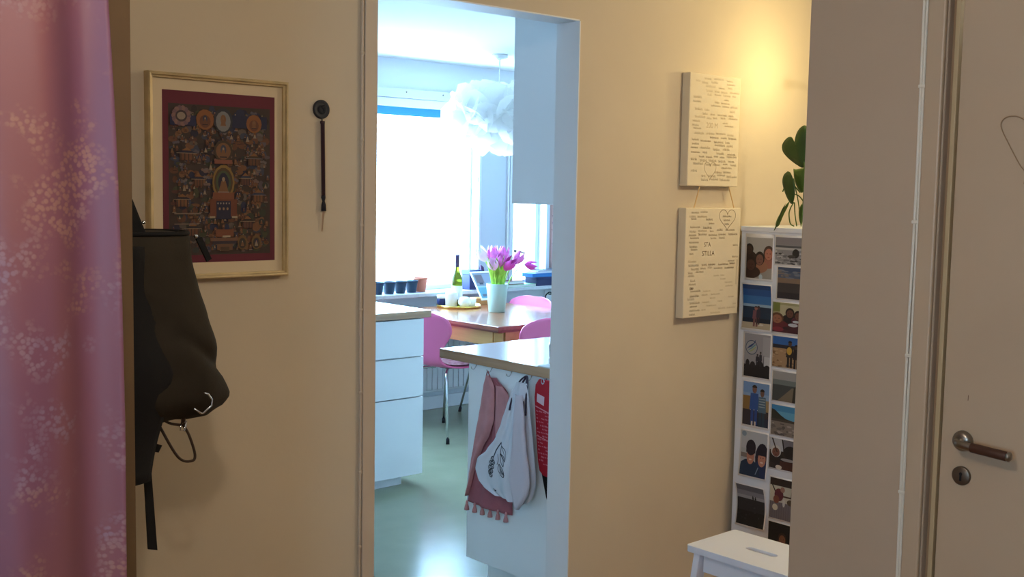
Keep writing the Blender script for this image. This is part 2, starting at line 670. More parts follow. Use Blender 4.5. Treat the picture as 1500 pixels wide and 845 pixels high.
def window(name, x0, x1, mull, hinge=()):
    h = holder(name, (x0, WY, ZS))
    fw = 0.035
    for n, a in (('frame_stile', (x0, x0 + fw, ZS, ZT)), ('frame_stile', (x1 - (0.018 if name == 'window_1' else fw), x1, ZS, ZT)), ('frame_rail', (x0 + fw, x1 - fw, ZS, ZS + fw)), ('frame_rail', (x0 + fw, x1 - fw, ZT - fw, ZT))):
        box(n, M_GREYW, a[0] + 0.0005, a[1] - 0.0005, WY + 0.06, WY + 0.12, a[2] + 0.0005, a[3] - 0.0005, h, 0.004)
    xs = [x0 + fw] + list(mull) + [x1 - fw]
    for mx_ in mull:
        box('mullion', M_GREYW, mx_ - 0.025, mx_ + 0.025, WY + 0.06, WY + 0.12, ZS + fw, ZT - fw, h, 0.004)
    for a, c in zip(xs, xs[1:]):
        box('pane', M_GLASS, a, c, WY + 0.088, WY + 0.092, ZS + fw, ZT - fw, h)
    return h


w1 = window('window_1', W1[0], W1[1], (3.95,))
w2 = window('window_2', W2[0], W2[1], ())
w3 = window('window_3', W3[0], W3[1], ())
h = holder('added_fill_window', (-1.45, 0, 1.0))  # unseen window, added to fill the hall with cool daylight
for y0, y1, z0, z1 in ((-0.34, -0.30, 1.0, 1.9), (0.30, 0.34, 1.0, 1.9), (-0.30, 0.30, 1.0, 1.04), (-0.30, 0.30, 1.86, 1.9)):
    box('frame_rail', M_GREYW, -1.49, -1.43, y0 + 0.0005, y1 - 0.0005, z0 + 0.0005, z1 - 0.0005, h, 0.003)
box('pane', M_GLASS, -1.462, -1.458, -0.30, 0.30, 1.04, 1.86, h)
# hinges on the big window's frame
for z in (0.95, 1.28, 1.60):
    b = MB()
    b.tube([(5.222, WY - 0.012, z - 0.02), (5.222, WY - 0.012, z + 0.02)], 0.006, 10)
    b.build('hinge', M_CHROME, w1, smooth=True)
# casement handle
b = MB()
b.lathe([(0.014, 0), (0.014, 0.012), (0.008, 0.016), (0.0005, 0.017)], (5.583, WY - 0.012, 1.085), 18, mtx=Matrix.Rotation(PI / 2, 3, 'X'))
hh = b.build('window_handle', M_STEEL, w2, smooth=True)
b = MB()
b.tube(smooth_path([(5.583, WY - 0.03, 1.085), (5.583, WY - 0.05, 1.085), (5.60, WY - 0.055, 1.082), (5.645, WY - 0.055, 1.07)], 4), 0.007, 10)
b.build('lever', M_STEEL, hh, smooth=True)
# flat cover boards of the pier between the windows
h = holder('trim_3', (5.21, WY, ZS))
M_PIER = mat('pier_board_paint', rgb(196, 204, 216), 0.55)
box('cover_board', M_PIER, 5.252, 5.488, WY - 0.016, WY - 0.0005, ZS + 0.005, 2.10, h, 0.003)
box('edge_strip', M_GREYW, 5.224, 5.246, WY - 0.024, WY - 0.0005, ZS + 0.005, 2.10, h, 0.003)
box('edge_strip', M_CABW, 5.494, 5.504, WY - 0.03, WY - 0.0005, ZS + 0.005, 2.10, h, 0.002)
box('edge_strip', M_GREYW, 5.522, 5.560, WY - 0.02, WY - 0.0005, ZS + 0.005, 2.10, h, 0.003)
box('edge_strip', M_GREYW, 5.891, 5.925, WY - 0.024, WY - 0.0005, ZS + 0.005, 2.10, h, 0.003)
# window sill
struct(box('window_sill', mat('stone_sill', rgb(196, 200, 206), 0.35, var=0.1, vscale=30), 2.6, 6.6, WY - 0.13, WY + 0.06, ZS - 0.028, ZS - 0.0005, bevel=0.004))
struct(box('baseboard_window', M_WHITE, 2.6, 6.9, WY - 0.016, WY - 0.0005, 0, 0.09, bevel=0.003))
struct(box('baseboard_back', M_TRIM, 2.60, 5.09, D - 0.014, D - 0.0005, 0, 0.08, bevel=0.003))
struct(box('baseboard_hall', M_TRIM, 0.84, 1.764, D - 0.014, D - 0.0005, 0, 0.08, bevel=0.003))

# ================================================================== HALL: CLOSET, CURTAIN, BACKPACK
struct(box('wall_closet', mat('brown_grey_panel', rgb(112, 88, 60), 0.6, var=0.08, vscale=10), 0.79, 0.831, 1.90, D - 0.0005, 0, 2.40, bevel=0.002))

ct = thing('closet_curtain', 'pink floral brocade curtain hanging in soft folds', 'curtain', (0.45, 1.83, 0.02))


def curtain_edge(z):
    # the free edge hangs a little further out towards the floor
    return 0.766 + 0.021 * max(0.0, min(1.0, (1.85 - z) / 0.75)) + 0.004 * math.sin(z * 5.0)


def curtain_pt(u, v):
    z = 0.02 + v * 2.26
    x1 = curtain_edge(z)
    x = 0.06 + (x1 - 0.06) * u
    k = 1.0 - 0.25 * v
    y = 1.845 + k * (0.022 * math.sin(u * 21.0 + 0.6 * math.sin(z * 1.7)) + 0.004 * math.sin(u * 47.0 + z * 1.1))
    y -= 0.018 * max(0, (u - 0.9) / 0.1) ** 2
    return (x, y, z)


b = MB()
b.grid(curtain_pt, 120, 36)
b.build('cloth', M_BROCADE, ct, smooth=True, solid=0.0015)
b = MB()
b.tube([(-0.1, 1.848, 2.31), (0.80, 1.848, 2.31)], 0.012, 12)
b.build('rod', M_STEEL, ct, smooth=True)
for k in range(8):
    b = MB()
    cx = 0.1 + k * 0.09
    b.tube([(cx, 1.848 + 0.019 * math.cos(a), 2.306 + 0.019 * math.sin(a)) for a in [2 * PI * i / 14 for i in range(15)]], 0.002, 6)
    b.build('ring', M_STEEL, ct, smooth=True)

# coat hook on the panel and the backpack on it
hk = thing('coat_hook', 'small metal coat hook on the closet side panel above the backpack', 'hook', (0.831, 2.25, 1.50))
b = MB()
b.box(0.8312, 0.835, 2.235, 2.265, 1.47, 1.56)
b.build('back_plate', M_STEEL, hk, bevel=0.001)
b = MB()
b.tube(smooth_path([(0.8355, 2.25, 1.508), (0.86, 2.25, 1.506), (0.89, 2.25, 1.506), (0.905, 2.25, 1.512), (0.912, 2.25, 1.53)], 5), 0.005, 8)
b.build('prong', M_STEEL, hk, smooth=True)

bp = thing('backpack', 'dark olive canvas backpack hanging by its strap on the closet panel', 'backpack', (0.98, 2.25, 1.05))
# bag body: stacked soft sections  (z, x_left, x_right, half depth)
SEC = [(1.446, 0.905, 1.060, 0.060), (1.440, 0.885, 1.088, 0.085), (1.40, 0.875, 1.090, 0.098), (1.34, 0.870, 1.104, 0.108), (1.27, 0.872, 1.118, 0.116),
       (1.20, 0.875, 1.136, 0.124), (1.14, 0.880, 1.156, 0.126), (1.10, 0.888, 1.166, 0.122), (1.08, 0.905, 1.160, 0.110), (1.062, 0.945, 1.130, 0.085), (1.05, 0.985, 1.10, 0.05)]


def bag_pt(u, v):
    z = SEC[0][0] + (SEC[-1][0] - SEC[0][0]) * v
    xl, xr, hd_ = lerp_table(SEC, z)
    a = 2 * PI * u
    ca, sa = math.cos(a), math.sin(a)
    e = 0.55
    cx = math.copysign(abs(ca) ** e, ca)
    sy = math.copysign(abs(sa) ** e, sa)
    x = (xl + xr) / 2 + cx * (xr - xl) / 2
    y = 2.25 + sy * hd_
    p = Vector((x, y, z))
    d = noise.noise(Vector((x * 9, y * 9, z * 7))) * 0.010 + noise.noise(Vector((x * 22 + 3, y * 20, z * 13 + x * 20))) * 0.005
    # a slack diagonal crease over the front
    s = (z - 1.34) + (x - 0.90) * 0.75
    d -= 0.013 * math.exp(-(s / 0.016) ** 2) * (1 if sa < 0.2 else 0)
    s = (z - 1.25) + (x - 0.90) * 1.3
    d -= 0.009 * math.exp(-(s / 0.014) ** 2) * (1 if sa < 0.2 else 0)
    d += 0.006 * math.sin(x * 70 + z * 18) * max(0, (1.25 - z) / 0.2)
    n = Vector((cx, sy * 1.5, 0)).normalized()
    p += n * d
    return p


b = MB()
b.grid(bag_pt, 56, 44)
top = [bag_pt(i / 56, 0) for i in range(56)]
bot = [bag_pt(i / 56, 1) for i in range(56)]
b.add(top, [tuple(range(56))])
b.add(bot, [tuple(range(56))])
b.build('body', M_OLIVE, bp, smooth=True)
# black hem of the opening, zip pull
b = MB()
b.tube([bag_pt(i / 40, 0.012) + Vector((0, 0, 0.002)) for i in range(41)], 0.005, 6)
b.build('opening_hem', M_BLACK, bp, smooth=True)
b = MB()
b.prism([(0, 0), (0.012, 0.004), (0.034, -0.042), (0.024, -0.048)], lambda u, v: (1.085 + u, 2.17, 1.432 + v), lambda u, v: (1.085 + u, 2.176, 1.432 + v))
pull = b.build('zip_pull', M_BLACK, bp)
b = MB()
b.lathe([(0.0005, 0.004), (0.004, 0.003), (0.005, 0), (0.004, -0.003), (0.0005, -0.004)], (1.081, 2.165, 1.438), 10)
b.build('zip_slider', M_CHROME, pull, smooth=True)
# carrying strap up to the hook, black back panel, loose webbing ends
b = MB()
b.prism([(0.868, 1.40), (0.868, 1.545), (0.905, 1.545), (0.965, 1.512), (0.985, 1.462), (1.004, 1.415), (0.99, 1.38)], lambda u, v: (u, 2.2, v), lambda u, v: (u, 2.238, v))
b.build('shoulder_strap', M_BLACK, bp, bevel=0.006)
b = MB()
b.tube([(0.885, 2.2505 + 0.0105 * math.cos(a), 1.5035 + 0.0105 * math.sin(a)) for a in [2 * PI * k / 16 for k in range(17)]], 0.0025, 6)
b.build('hanging_loop', M_BLACK, bp, smooth=True)
b = MB()
b.lathe([(0.0005, 0.003), (0.0035, 0.002), (0.004, 0), (0.0005, -0.001)], (0.984, 2.198, 1.466), 10, mtx=Matrix.Rotation(PI / 2, 3, 'X'))
b.build('rivet', M_CHROME, bp, smooth=True)
b = MB()
b.grid(lambda u, v: (0.875 + u * (0.088 + 0.055 * (1 - abs(v * 2 - 1.1))), 2.15 - 0.02 * math.sin(u * PI) + 0.012 * math.sin(v * 9), 1.42 - v * 0.475), 10, 24)
b.build('back_panel', M_BLACK, bp, smooth=True, solid=0.012)
b = MB()
b.prism([(0.968, 1.18), (0.986, 1.18), (0.990, 0.95), (1.000, 0.80), (1.001, 0.786), (0.981, 0.792), (0.974, 0.95)], lambda u, v: (u, 2.186, v), lambda u, v: (u, 2.190, v))
b.build('webbing_strap', M_BLACK, bp)
b = MB()
b.prism([(0.955, 1.005), (1.012, 0.988), (1.020, 1.002), (0.96, 1.028)], lambda u, v: (u, 2.20, v), lambda u, v: (u, 2.204, v))
b.build('webbing_tab', M_BLACK, bp)
b = MB()
b.tube(smooth_path([(1.00, 2.20, 1.075), (1.012, 2.195, 1.045), (1.05, 2.19, 0.975), (1.080, 2.19, 0.962), (1.088, 2.19, 0.975), (1.075, 2.19, 1.018), (1.06, 2.19, 1.045)], 6), 0.003, 6)
lp = b.build('leather_loop', M_LEATHER, bp, smooth=True)
b = MB()
b.tube(smooth_path([(1.005, 2.195, 1.07), (1.03, 2.19, 1.05), (1.058, 2.188, 1.042)], 5), 0.003, 6)
b.tube([(1.064, 2.186, 1.088), (1.059, 2.186, 1.04)], 0.0045, 6)
b.build('leather_tab', M_LEATHER, lp, smooth=True)
b = MB()
b.tube([(1.044, 2.105, 1.092), (1.060, 2.105, 1.080), (1.064, 2.105, 1.080), (1.083, 2.105, 1.094), (1.084, 2.105, 1.106), (1.076, 2.105, 1.118), (1.066, 2.108, 1.122)], 0.0022, 6)
b.build('metal_ring', M_CHROME, bp, smooth=True)
b = MB()
b.tube([(1.054, 2.184, 1.046), (1.066, 2.184, 1.050), (1.062, 2.184, 1.030), (1.053, 2.184, 1.032), (1.054, 2.184, 1.046)], 0.002, 6)
b.build('metal_clip', M_CHROME, bp, smooth=True)

# ================================================================== HALL: FRAMED PAINTING
FX0, FX1, FZ0, FZ1 = 1.150, 1.523, 1.314, 1.805
pf = thing('picture_frame', 'gold framed painting crowded with tiny figures, dark red border, on the wall', 'picture', ((FX0 + FX1) / 2, D, FZ0))
FW = 0.013


def frame_side(p, q, horiz):
    b = MB()
    # moulding profile: outer edge high, step down to the inner lip
    prof = [(0, 0.0), (0, 0.022), (0.003, 0.026), (0.007, 0.025), (0.009, 0.019), (FW, 0.018), (FW, 0.0)]
    n = len(prof)
    vs = []
    for end in (0, 1):
        for d_, y_ in prof:
            if horiz:
                s = 1 if p[1] < q[1] else -1
                x = (p[0] + d_) if end == 0 else (q[0] - d_)
                z = p[1] + d_ * (1 if p[2] == 0 else -1)
            else:
                z = (p[1] + d_) if end == 0 else (q[1] - d_)
                x = p[0] + d_ * (1 if p[2] == 0 else -1)
            vs.append((x, D - 0.0005 - y_, z))
    fs = [tuple(range(n)), tuple(range(n, 2 * n))]
    for i in range(n):
        fs.append((i, (i + 1) % n, n + (i + 1) % n, n + i))
    b.add(vs, fs)
    return b


frame_side((FX0, FZ0, 0), (FX1, FZ0, 0), True).build('frame_rail', M_GOLD, pf)
frame_side((FX0, FZ1, 1), (FX1, FZ1, 1), True).build('frame_rail', M_GOLD, pf)
frame_side((FX0, FZ0, 0), (FX0, FZ1, 0), False).build('frame_rail', M_GOLD, pf)
frame_side((FX1, FZ0, 1), (FX1, FZ1, 1), False).build('frame_rail', M_GOLD, pf)
box('mount', mat('cream_mount', rgb(214, 196, 164), 0.8), FX0 + FW - 0.002, FX1 - FW + 0.002, D - 0.011, D - 0.001, FZ0 + FW - 0.002, FZ1 - FW + 0.002, pf)
# the painting itself: flat print made of small shapes, generic devotional scene
PX0, PX1, PZ0, PZ1 = 1.189, 1.489, 1.354, 1.765
layer = [0]


def paint_fn(u, v):
    return (PX0 + u * (PX1 - PX0), D - 0.0114 - layer[0] * 1.6e-6, PZ0 + v * (PZ1 - PZ0))


b = MB()


def pshape(poly, c):
    layer[0] += 1
    c = tuple(int(a * 0.76 + k * 0.24) for a, k in zip(c, (58, 44, 40))) if layer[0] > 1 else c
    b.add([paint_fn(*p) for p in poly], [tuple(range(len(poly)))], flat(*c, 0.7))


def pell(cx, cy, rx, ry, c, a0=0, a1=360, n=14):
    pshape([(cx + rx * math.cos(math.radians(a0 + (a1 - a0) * i / n)), cy + ry * math.sin(math.radians(a0 + (a1 - a0) * i / n))) for i in range(n if a1 - a0 == 360 else n + 1)], c)


def prect(x0, y0, x1, y1, c):
    pshape([(x0, y0), (x1, y0), (x1, y1), (x0, y1)], c)


RUST = [(112, 70, 48), (124, 82, 52), (96, 58, 50), (134, 92, 60), (104, 64, 44)]
BLUE = [(38, 44, 78), (48, 56, 84), (62, 70, 92), (34, 36, 62)]
GREEN = [(56, 62, 48), (68, 72, 50), (50, 58, 56)]
LITE = [(164, 146, 122), (150, 140, 134), (172, 150, 116), (140, 134, 140)]
DARK = [(44, 36, 36), (52, 42, 40), (40, 36, 46), (62, 50, 40)]
rp_ = random.Random(3)
prect(0, 0, 1, 1, (96, 32, 48))
prect(0.05, 0.045, 0.955, 0.925, (62, 50, 46))
# patches of hills, water and cloud
for i in range(420):
    x, y = rp_.uniform(0.085, 0.92), rp_.uniform(0.07, 0.90)
    c = rp_.choice(BLUE + GREEN + DARK + RUST + [(104, 92, 84), (92, 80, 88)])
    pell(x, y, rp_.uniform(0.02, 0.045), rp_.uniform(0.01, 0.028), c, n=8)
for i in range(60):
    x, y = rp_.uniform(0.10, 0.90), rp_.uniform(0.45, 0.90)
    c = rp_.choice([(118, 108, 106), (128, 104, 96), (98, 92, 104)])
    for k in range(3):
        pell(x + (k - 1) * 0.018, y + rp_.uniform(-0.006, 0.006), 0.013, 0.009, c, n=8)


def figure(x, y, s):
    pell(x, y + s * 0.5, s * 0.75, s * 0.85, rp_.choice(GREEN + BLUE + RUST), n=10)
    pshape([(x - s * 0.75, y - s * 0.6), (x + s * 0.75, y - s * 0.6), (x + s * 0.32, y + s * 0.5), (x - s * 0.32, y + s * 0.5)], rp_.choice(RUST + LITE[:1]))
    pell(x, y + s * 0.66, s * 0.24, s * 0.24, rp_.choice([(164, 128, 96), (176, 150, 120), (140, 104, 76)]), n=8)
    prect(x - s * 0.9, y - s * 0.78, x + s * 0.9, y - s * 0.6, rp_.choice(DARK + LITE[:2]))


def pavilion(x, y, w, h_):
    prect(x - w * 0.42, y, x + w * 0.42, y + h_ * 0.55, rp_.choice(RUST))
    for k in range(4):
        cx = x - w * 0.36 + k * w * 0.24
        prect(cx - w * 0.03, y, cx + w * 0.03, y + h_ * 0.55, rp_.choice(DARK))
    pshape([(x - w * 0.6, y + h_ * 0.55), (x + w * 0.6, y + h_ * 0.55), (x + w * 0.3, y + h_ * 0.75), (x - w * 0.3, y + h_ * 0.75)], rp_.choice(DARK + BLUE))
    pshape([(x - w * 0.3, y + h_ * 0.75), (x + w * 0.3, y + h_ * 0.75), (x, y + h_)], (150, 100, 56))
    prect(x - w * 0.62, y + h_ * 0.53, x + w * 0.62, y + h_ * 0.57, rp_.choice(LITE))


for i in range(330):
    figure(rp_.uniform(0.075, 0.93), rp_.uniform(0.07, 0.88), rp_.uniform(0.009, 0.020))
for x, y, w in ((0.20, 0.60, 0.14), (0.80, 0.58, 0.13), (0.16, 0.33, 0.12), (0.84, 0.36, 0.12), (0.30, 0.45, 0.1), (0.72, 0.46, 0.1), (0.25, 0.16, 0.12), (0.74, 0.2, 0.11)):
    pavilion(x, y, w, 0.075)
# cloud ring, blue sky and the heavens along the top
prect(0.06, 0.80, 0.28, 0.86, (34, 40, 82))
for k in range(14):
    a = 2 * PI * k / 14
    pell(0.155 + 0.062 * math.cos(a), 0.855 + 0.045 * math.sin(a), 0.022, 0.017, (150, 112, 106) if k % 2 else (126, 96, 104), n=8)
pell(0.155, 0.855, 0.05, 0.034, (64, 54, 60))
pell(0.155, 0.855, 0.036, 0.022, (166, 150, 132))
prect(0.60, 0.80, 0.92, 0.875, (32, 40, 74))
for x, y, s in ((0.36, 0.84, 0.06), (0.80, 0.83, 0.055)):
    pell(x, y, s * 1.3, s * 1.0, (150, 92, 50))
    pell(x, y - 0.01, s * 0.8, s * 0.62, (110, 66, 48))
    figure(x, y - 0.01, s * 0.45)
pell(0.52, 0.84, 0.085, 0.075, (50, 54, 66))
pell(0.52, 0.835, 0.066, 0.06, (136, 140, 142))
figure(0.52, 0.83, 0.034)
# central shrine
pell(0.52, 0.66, 0.085, 0.065, (70, 56, 44))
pell(0.52, 0.66, 0.066, 0.05, (134, 92, 62))
figure(0.52, 0.65, 0.036)
prect(0.44, 0.585, 0.60, 0.61, (146, 84, 66))
for s, c in ((1.0, (148, 118, 58)), (0.84, (84, 62, 40)), (0.68, (72, 88, 62)), (0.5, (48, 46, 56))):
    pell(0.52, 0.475, 0.10 * s, 0.105 * s, c)
figure(0.52, 0.455, 0.058)
prect(0.425, 0.375, 0.615, 0.415, (136, 78, 52))
prect(0.40, 0.27, 0.64, 0.375, (120, 64, 44))
prect(0.455, 0.255, 0.585, 0.365, (36, 38, 66))
for k in range(5):
    pell(0.47 + k * 0.025, 0.35, 0.006, 0.006, (170, 160, 150), n=8)
for k in range(3):
    pell(0.485 + k * 0.035, 0.318, 0.009, 0.009, (176, 140, 104), n=8)
prect(0.395, 0.262, 0.445, 0.274, (188, 170, 140))
prect(0.595, 0.262, 0.645, 0.274, (188, 170, 140))
pell(0.53, 0.195, 0.075, 0.05, (150, 134, 104), 180, 360)
prect(0.45, 0.15, 0.61, 0.195, (132, 76, 50))
prect(0.51, 0.148, 0.58, 0.158, (196, 180, 152))
prect(0.40, 0.125, 0.66, 0.145, (124, 86, 64))
prect(0.42, 0.108, 0.64, 0.125, (58, 48, 60))
prect(0.46, 0.07, 0.60, 0.108, (118, 82, 58))
prect(0.49, 0.062, 0.57, 0.09, (84, 62, 46))
for x in (0.69, 0.82):
    pell(x, 0.115, 0.045, 0.045, (118, 88, 50))
    pell(x, 0.11, 0.032, 0.033, (64, 52, 44))
    figure(x, 0.105, 0.022)
prect(0.09, 0.285, 0.32, 0.293, (140, 120, 104))
prect(0.09, 0.225, 0.30, 0.231, (140, 120, 104))
b.build('painting', None, pf, fixn=False)

# ornament: round disc with a long hanging rod and tassel
orn = thing('wall_ornament', 'dark round disc with a long slim rod and tassel hanging on the wall', 'ornament', (1.633, D, 1.43))
b = MB()
b.lathe([(0.0245, 0.0005), (0.0245, 0.006), (0.022, 0.008), (0.019, 0.0065), (0.012, 0.0075), (0.0005, 0.008)], (1.632, D, 1.744), 28, mtx=Matrix.Rotation(PI / 2, 3, 'X'))
dsc = b.build('disc', mat('dark_bronze', rgb(40, 42, 50), 0.5, 0.3), orn, smooth=True)
b = MB()
b.tube([(1.632 + (0.004 + 0.008 * k / 40) * math.cos(k * 0.5), D - 0.0092, 1.744 + (0.004 + 0.008 * k / 40) * math.sin(k * 0.5)) for k in range(41)], 0.0012, 6)
b.build('raised_spiral', mat('dark_bronze', rgb(40, 42, 50), 0.5, 0.3), dsc, smooth=True)
b = MB()
b.tube([(1.633, D - 0.006, 1.721), (1.633, D - 0.006, 1.712)], 0.0018, 6)
b.build('link', mat('dark_bronze', rgb(40, 42, 50), 0.5, 0.3), orn)
b = MB()
b.tube([(1.6335, D - 0.0075, 1.714), (1.6335, D - 0.0075, 1.708), (1.634, D - 0.0075, 1.706), (1.637, D - 0.0075, 1.518)], [0.0065, 0.0065, 0.0055, 0.0052], 12)
b.build('rod', mat('dark_plum_lacquer', rgb(58, 38, 48), 0.35), orn, smooth=True)
b = MB()
b.tube([(1.637, D - 0.0075, 1.520), (1.637, D - 0.0075, 1.514), (1.6375, D - 0.0075, 1.505), (1.638, D - 0.0075, 1.495), (1.638, D - 0.0075, 1.479)], [0.0055, 0.006, 0.0035, 0.0062, 0.0068], 10)
b.build('knot', mat('dark_cord', rgb(26, 28, 40), 0.7), orn, smooth=True)
b = MB()
for k in range(7):
    b.tube([(1.638 + (k - 3) * 0.0010, D - 0.007, 1.479), (1.636 + (k - 3) * 0.0007, D - 0.006, 1.45), (1.6345 + (k - 3) * 0.0004, D - 0.005, 1.425 + 0.003 * (k % 3))], 0.0006, 4)
b.build('tassel', mat('beige_thread', rgb(176, 150, 124), 0.8), orn)

# cable beside the doorway, with its clips
cb = thing('wall_cable', 'painted-over cable clipped along the strip beside the doorway', 'cable', (1.7595, D, 0.1))
b = MB()
zz = [0.0 + 0.05 * k for k in range(49)]
b.tube([(1.7595 + 0.0008 * math.sin(z * 9), D - 0.0052, z) for z in zz], 0.0042, 8)
b.build('sheath', M_TRIM, cb, smooth=True)
for z in (0.325, 0.546, 0.757, 0.98, 1.21, 1.44, 1.67, 1.90, 2.13):
    b = MB()
    b.tube([(1.7595, D - 0.0056, z - 0.004), (1.7595, D - 0.0056, z - 0.003), (1.7595, D - 0.0056, z + 0.003), (1.7595, D - 0.0056, z + 0.004)], [0.0048, 0.0056, 0.0056, 0.0048], 8)
    b.build('clip', M_TRIM, cb, smooth=True)

cb = thing('wall_cable', 'white twin cable clipped to the wall beside the door casing', 'cable', (XR, 1.235, 0.1))
M_CABLE = mat('white_pvc', rgb(222, 212, 194), 0.4)
for k, dy in enumerate((0.0036, -0.0036)):
    b = MB()
    b.tube([(XR - 0.0042, 1.2345 + dy + 0.0012 * math.sin(z * 7 + k) , z) for z in zz], 0.0034, 8)
    b.build('strand', M_CABLE, cb, smooth=True)
for z in (0.60, 0.894, 1.199, 1.491, 1.782, 2.07):
    b = MB()
    b.box(XR - 0.0082, XR - 0.0002, 1.2260, 1.2430, z - 0.004, z + 0.004)
    b.build('clip', M_CABLE, cb, bevel=0.002)

# thin bent wire hanging on the door
b = MB()
b.tube(smooth_path([(XR + 0.003, 1.005, 1.655), (XR + 0.003, 1.000, 1.688), (XR + 0.003, 1.013, 1.702), (XR + 0.003, 1.034, 1.712), (XR + 0.003, 1.055, 1.709), (XR + 0.003, 1.0625, 1.692),
                    (XR + 0.003, 1.045, 1.657), (XR + 0.003, 1.021, 1.616), (XR + 0.003, 1.008, 1.598), (XR + 0.003, 1.009, 1.575)], 6), 0.0012, 6)
tag(b.build('wire_hook', mat('brown_wire', rgb(156, 126, 94), 0.5), smooth=True), 'thin bent brown wire loop hanging on the door', 'wire')

# ================================================================== HALL: THE TWO CANVASES
HANDS = random.Random(11)


def scribble_word(b, x, z, w, hgt, fn, m, rng):
    n = max(3, int(w / (hgt * 0.75)))
    pts = []
    for k in range(n):
        cx = x + w * k / n
        dx = w / n
        kind = rng.randint(0, 3)
        if kind == 0:
            pts += [(cx, z), (cx + dx * 0.3, z + hgt), (cx + dx * 0.6, z + hgt * 0.1), (cx + dx * 0.9, z + hgt * 0.2)]
        elif kind == 1:
            pts += [(cx, z + hgt * 0.5), (cx + dx * 0.4, z + hgt * 0.8), (cx + dx * 0.7, z + hgt * 0.3), (cx + dx * 0.2, z), (cx + dx * 0.9, z + hgt * 0.1)]
        elif kind == 2:
            pts += [(cx + dx * 0.1, z + hgt), (cx + dx * 0.15, z), (cx + dx * 0.6, z + hgt * 0.55), (cx + dx * 0.85, z)]
        else:
            pts += [(cx, z), (cx + dx * 0.2, z + hgt * 0.7), (cx + dx * 0.45, z), (cx + dx * 0.65, z + hgt * 0.7), (cx + dx * 0.9, z)]
    b.ribbon(pts, 0.0014, fn, m)


def canvas(x0, x1, z0, z1, label):
    t = thing('wall_canvas', label, 'canvas', ((x0 + x1) / 2, D, z0), 'handwritten canvases hung one above the other')
    o = box('stretched_canvas', M_CANVAS, x0, x1, D - 0.036, D - 0.001, z0, z1, t, 0.003)
    return t


def word(b, s, x, z, size, fn, m):
    vs, fs = curve_text(s, size)
    b.add([fn(x + u, z + v) for u, v in vs], fs, m)


CFN = lambda u, v: (u, D - 0.0364, v)
c1 = canvas(3.100, 3.388, 1.566, 1.958, 'cream canvas covered in faint handwriting, the upper of two')
b = MB()
M_FAINT = flat(192, 174, 142)
for row in range(27):
    z = 1.940 - row * 0.0136
    x = 3.112 + HANDS.uniform(0, 0.02)
    mm = M_FAINT if row < 5 else (flat(180, 160, 128) if row < 15 else M_INK)
    while x < 3.375:
        w = HANDS.uniform(0.022, 0.06)
        if x + w > 3.382:
            break
        if HANDS.random() < 0.8 and not (1.762 < z < 1.795 and 3.16 < x < 3.28):
            scribble_word(b, x, z + HANDS.uniform(-0.003, 0.003), w, HANDS.uniform(0.006, 0.010), CFN, mm, HANDS)
        x += w + HANDS.uniform(0.006, 0.02)
word(b, '200 M', 3.195, 1.772, 0.026, CFN, flat(196, 176, 144))
# a small heart with writing low down
hp = [(3.225 + 0.034 * (math.sin(a) ** 3), 1.625 + 0.0022 * (13 * math.cos(a) - 5 * math.cos(2 * a) - 2 * math.cos(3 * a) - math.cos(4 * a))) for a in [2 * PI * i / 40 for i in range(41)]]
b.ribbon(hp, 0.0014, CFN, M_INK)
b.build('handwriting', None, c1, fixn=False)['kind'] = 'stuff'

c2 = canvas(3.100, 3.415, 1.101, 1.490, 'cream canvas with darker handwriting and a drawn heart, the lower of two')
b = MB()
for row in range(28):
    z = 1.472 - row * 0.0134
    x = 3.118 + HANDS.uniform(0, 0.02)
    while x < 3.40:
        w = HANDS.uniform(0.02, 0.06)
        if x + w > 3.408:
            break
        blocked = (3.18 < x + w and x < 3.33 and 1.30 < z + 0.01 and z < 1.375) or (x + w > 3.26 and z > 1.41) or (row > 15 and x + w > 3.21)
        if not blocked and HANDS.random() < 0.85:
            scribble_word(b, x, z + HANDS.uniform(-0.003, 0.003), w, HANDS.uniform(0.006, 0.010), CFN, M_INK if HANDS.random() < 0.6 else M_INK2, HANDS)
        elif row > 15 and x > 3.2 and HANDS.random() < 0.5:
            scribble_word(b, x, z, w, 0.006, CFN, M_FAINT, HANDS)
        x += w + HANDS.uniform(0.006, 0.018)
word(b, 'STA', 3.205, 1.352, 0.022, CFN, M_INK2)
word(b, 'STILLA', 3.195, 1.320, 0.024, CFN, M_INK2)
word(b, 'DE', 3.132, 1.200, 0.014, CFN, M_INK2)
hp = [(3.335 + 0.048 * (math.sin(a) ** 3), 1.452 + 0.0026 * (13 * math.cos(a) - 5 * math.cos(2 * a) - 2 * math.cos(3 * a) - math.cos(4 * a))) for a in [2 * PI * i / 40 for i in range(41)]]
b.ribbon(hp, 0.0018, CFN, M_INK2)
for k in range(3):
    scribble_word(b, 3.308 + k * 0.006, 1.456 - k * 0.014, 0.05 - k * 0.012, 0.008, CFN, M_INK2, HANDS)
b.ribbon([(3.398, 1.30), (3.398, 1.21), (3.404, 1.21), (3.404, 1.30), (3.398, 1.30)], 0.0012, CFN, M_INK)
b.build('handwriting', None, c2, fixn=False)['kind'] = 'stuff'
for x0, x1 in ((3.178, 3.150), (3.345, 3.380)):
    b = MB()
    b.tube([(x0, D - 0.03, 1.5665), (x1, D - 0.03, 1.4895)], 0.0022, 6)
    tag(b.build('hanging_cord', mat('beige_cord', rgb(214, 178, 124), 0.8)), 'beige cord tying the two canvases together, ' + ('at their doorway side' if x0 < 3.2 else 'at their cabinet side'), 'cord', 'cords between the canvases')

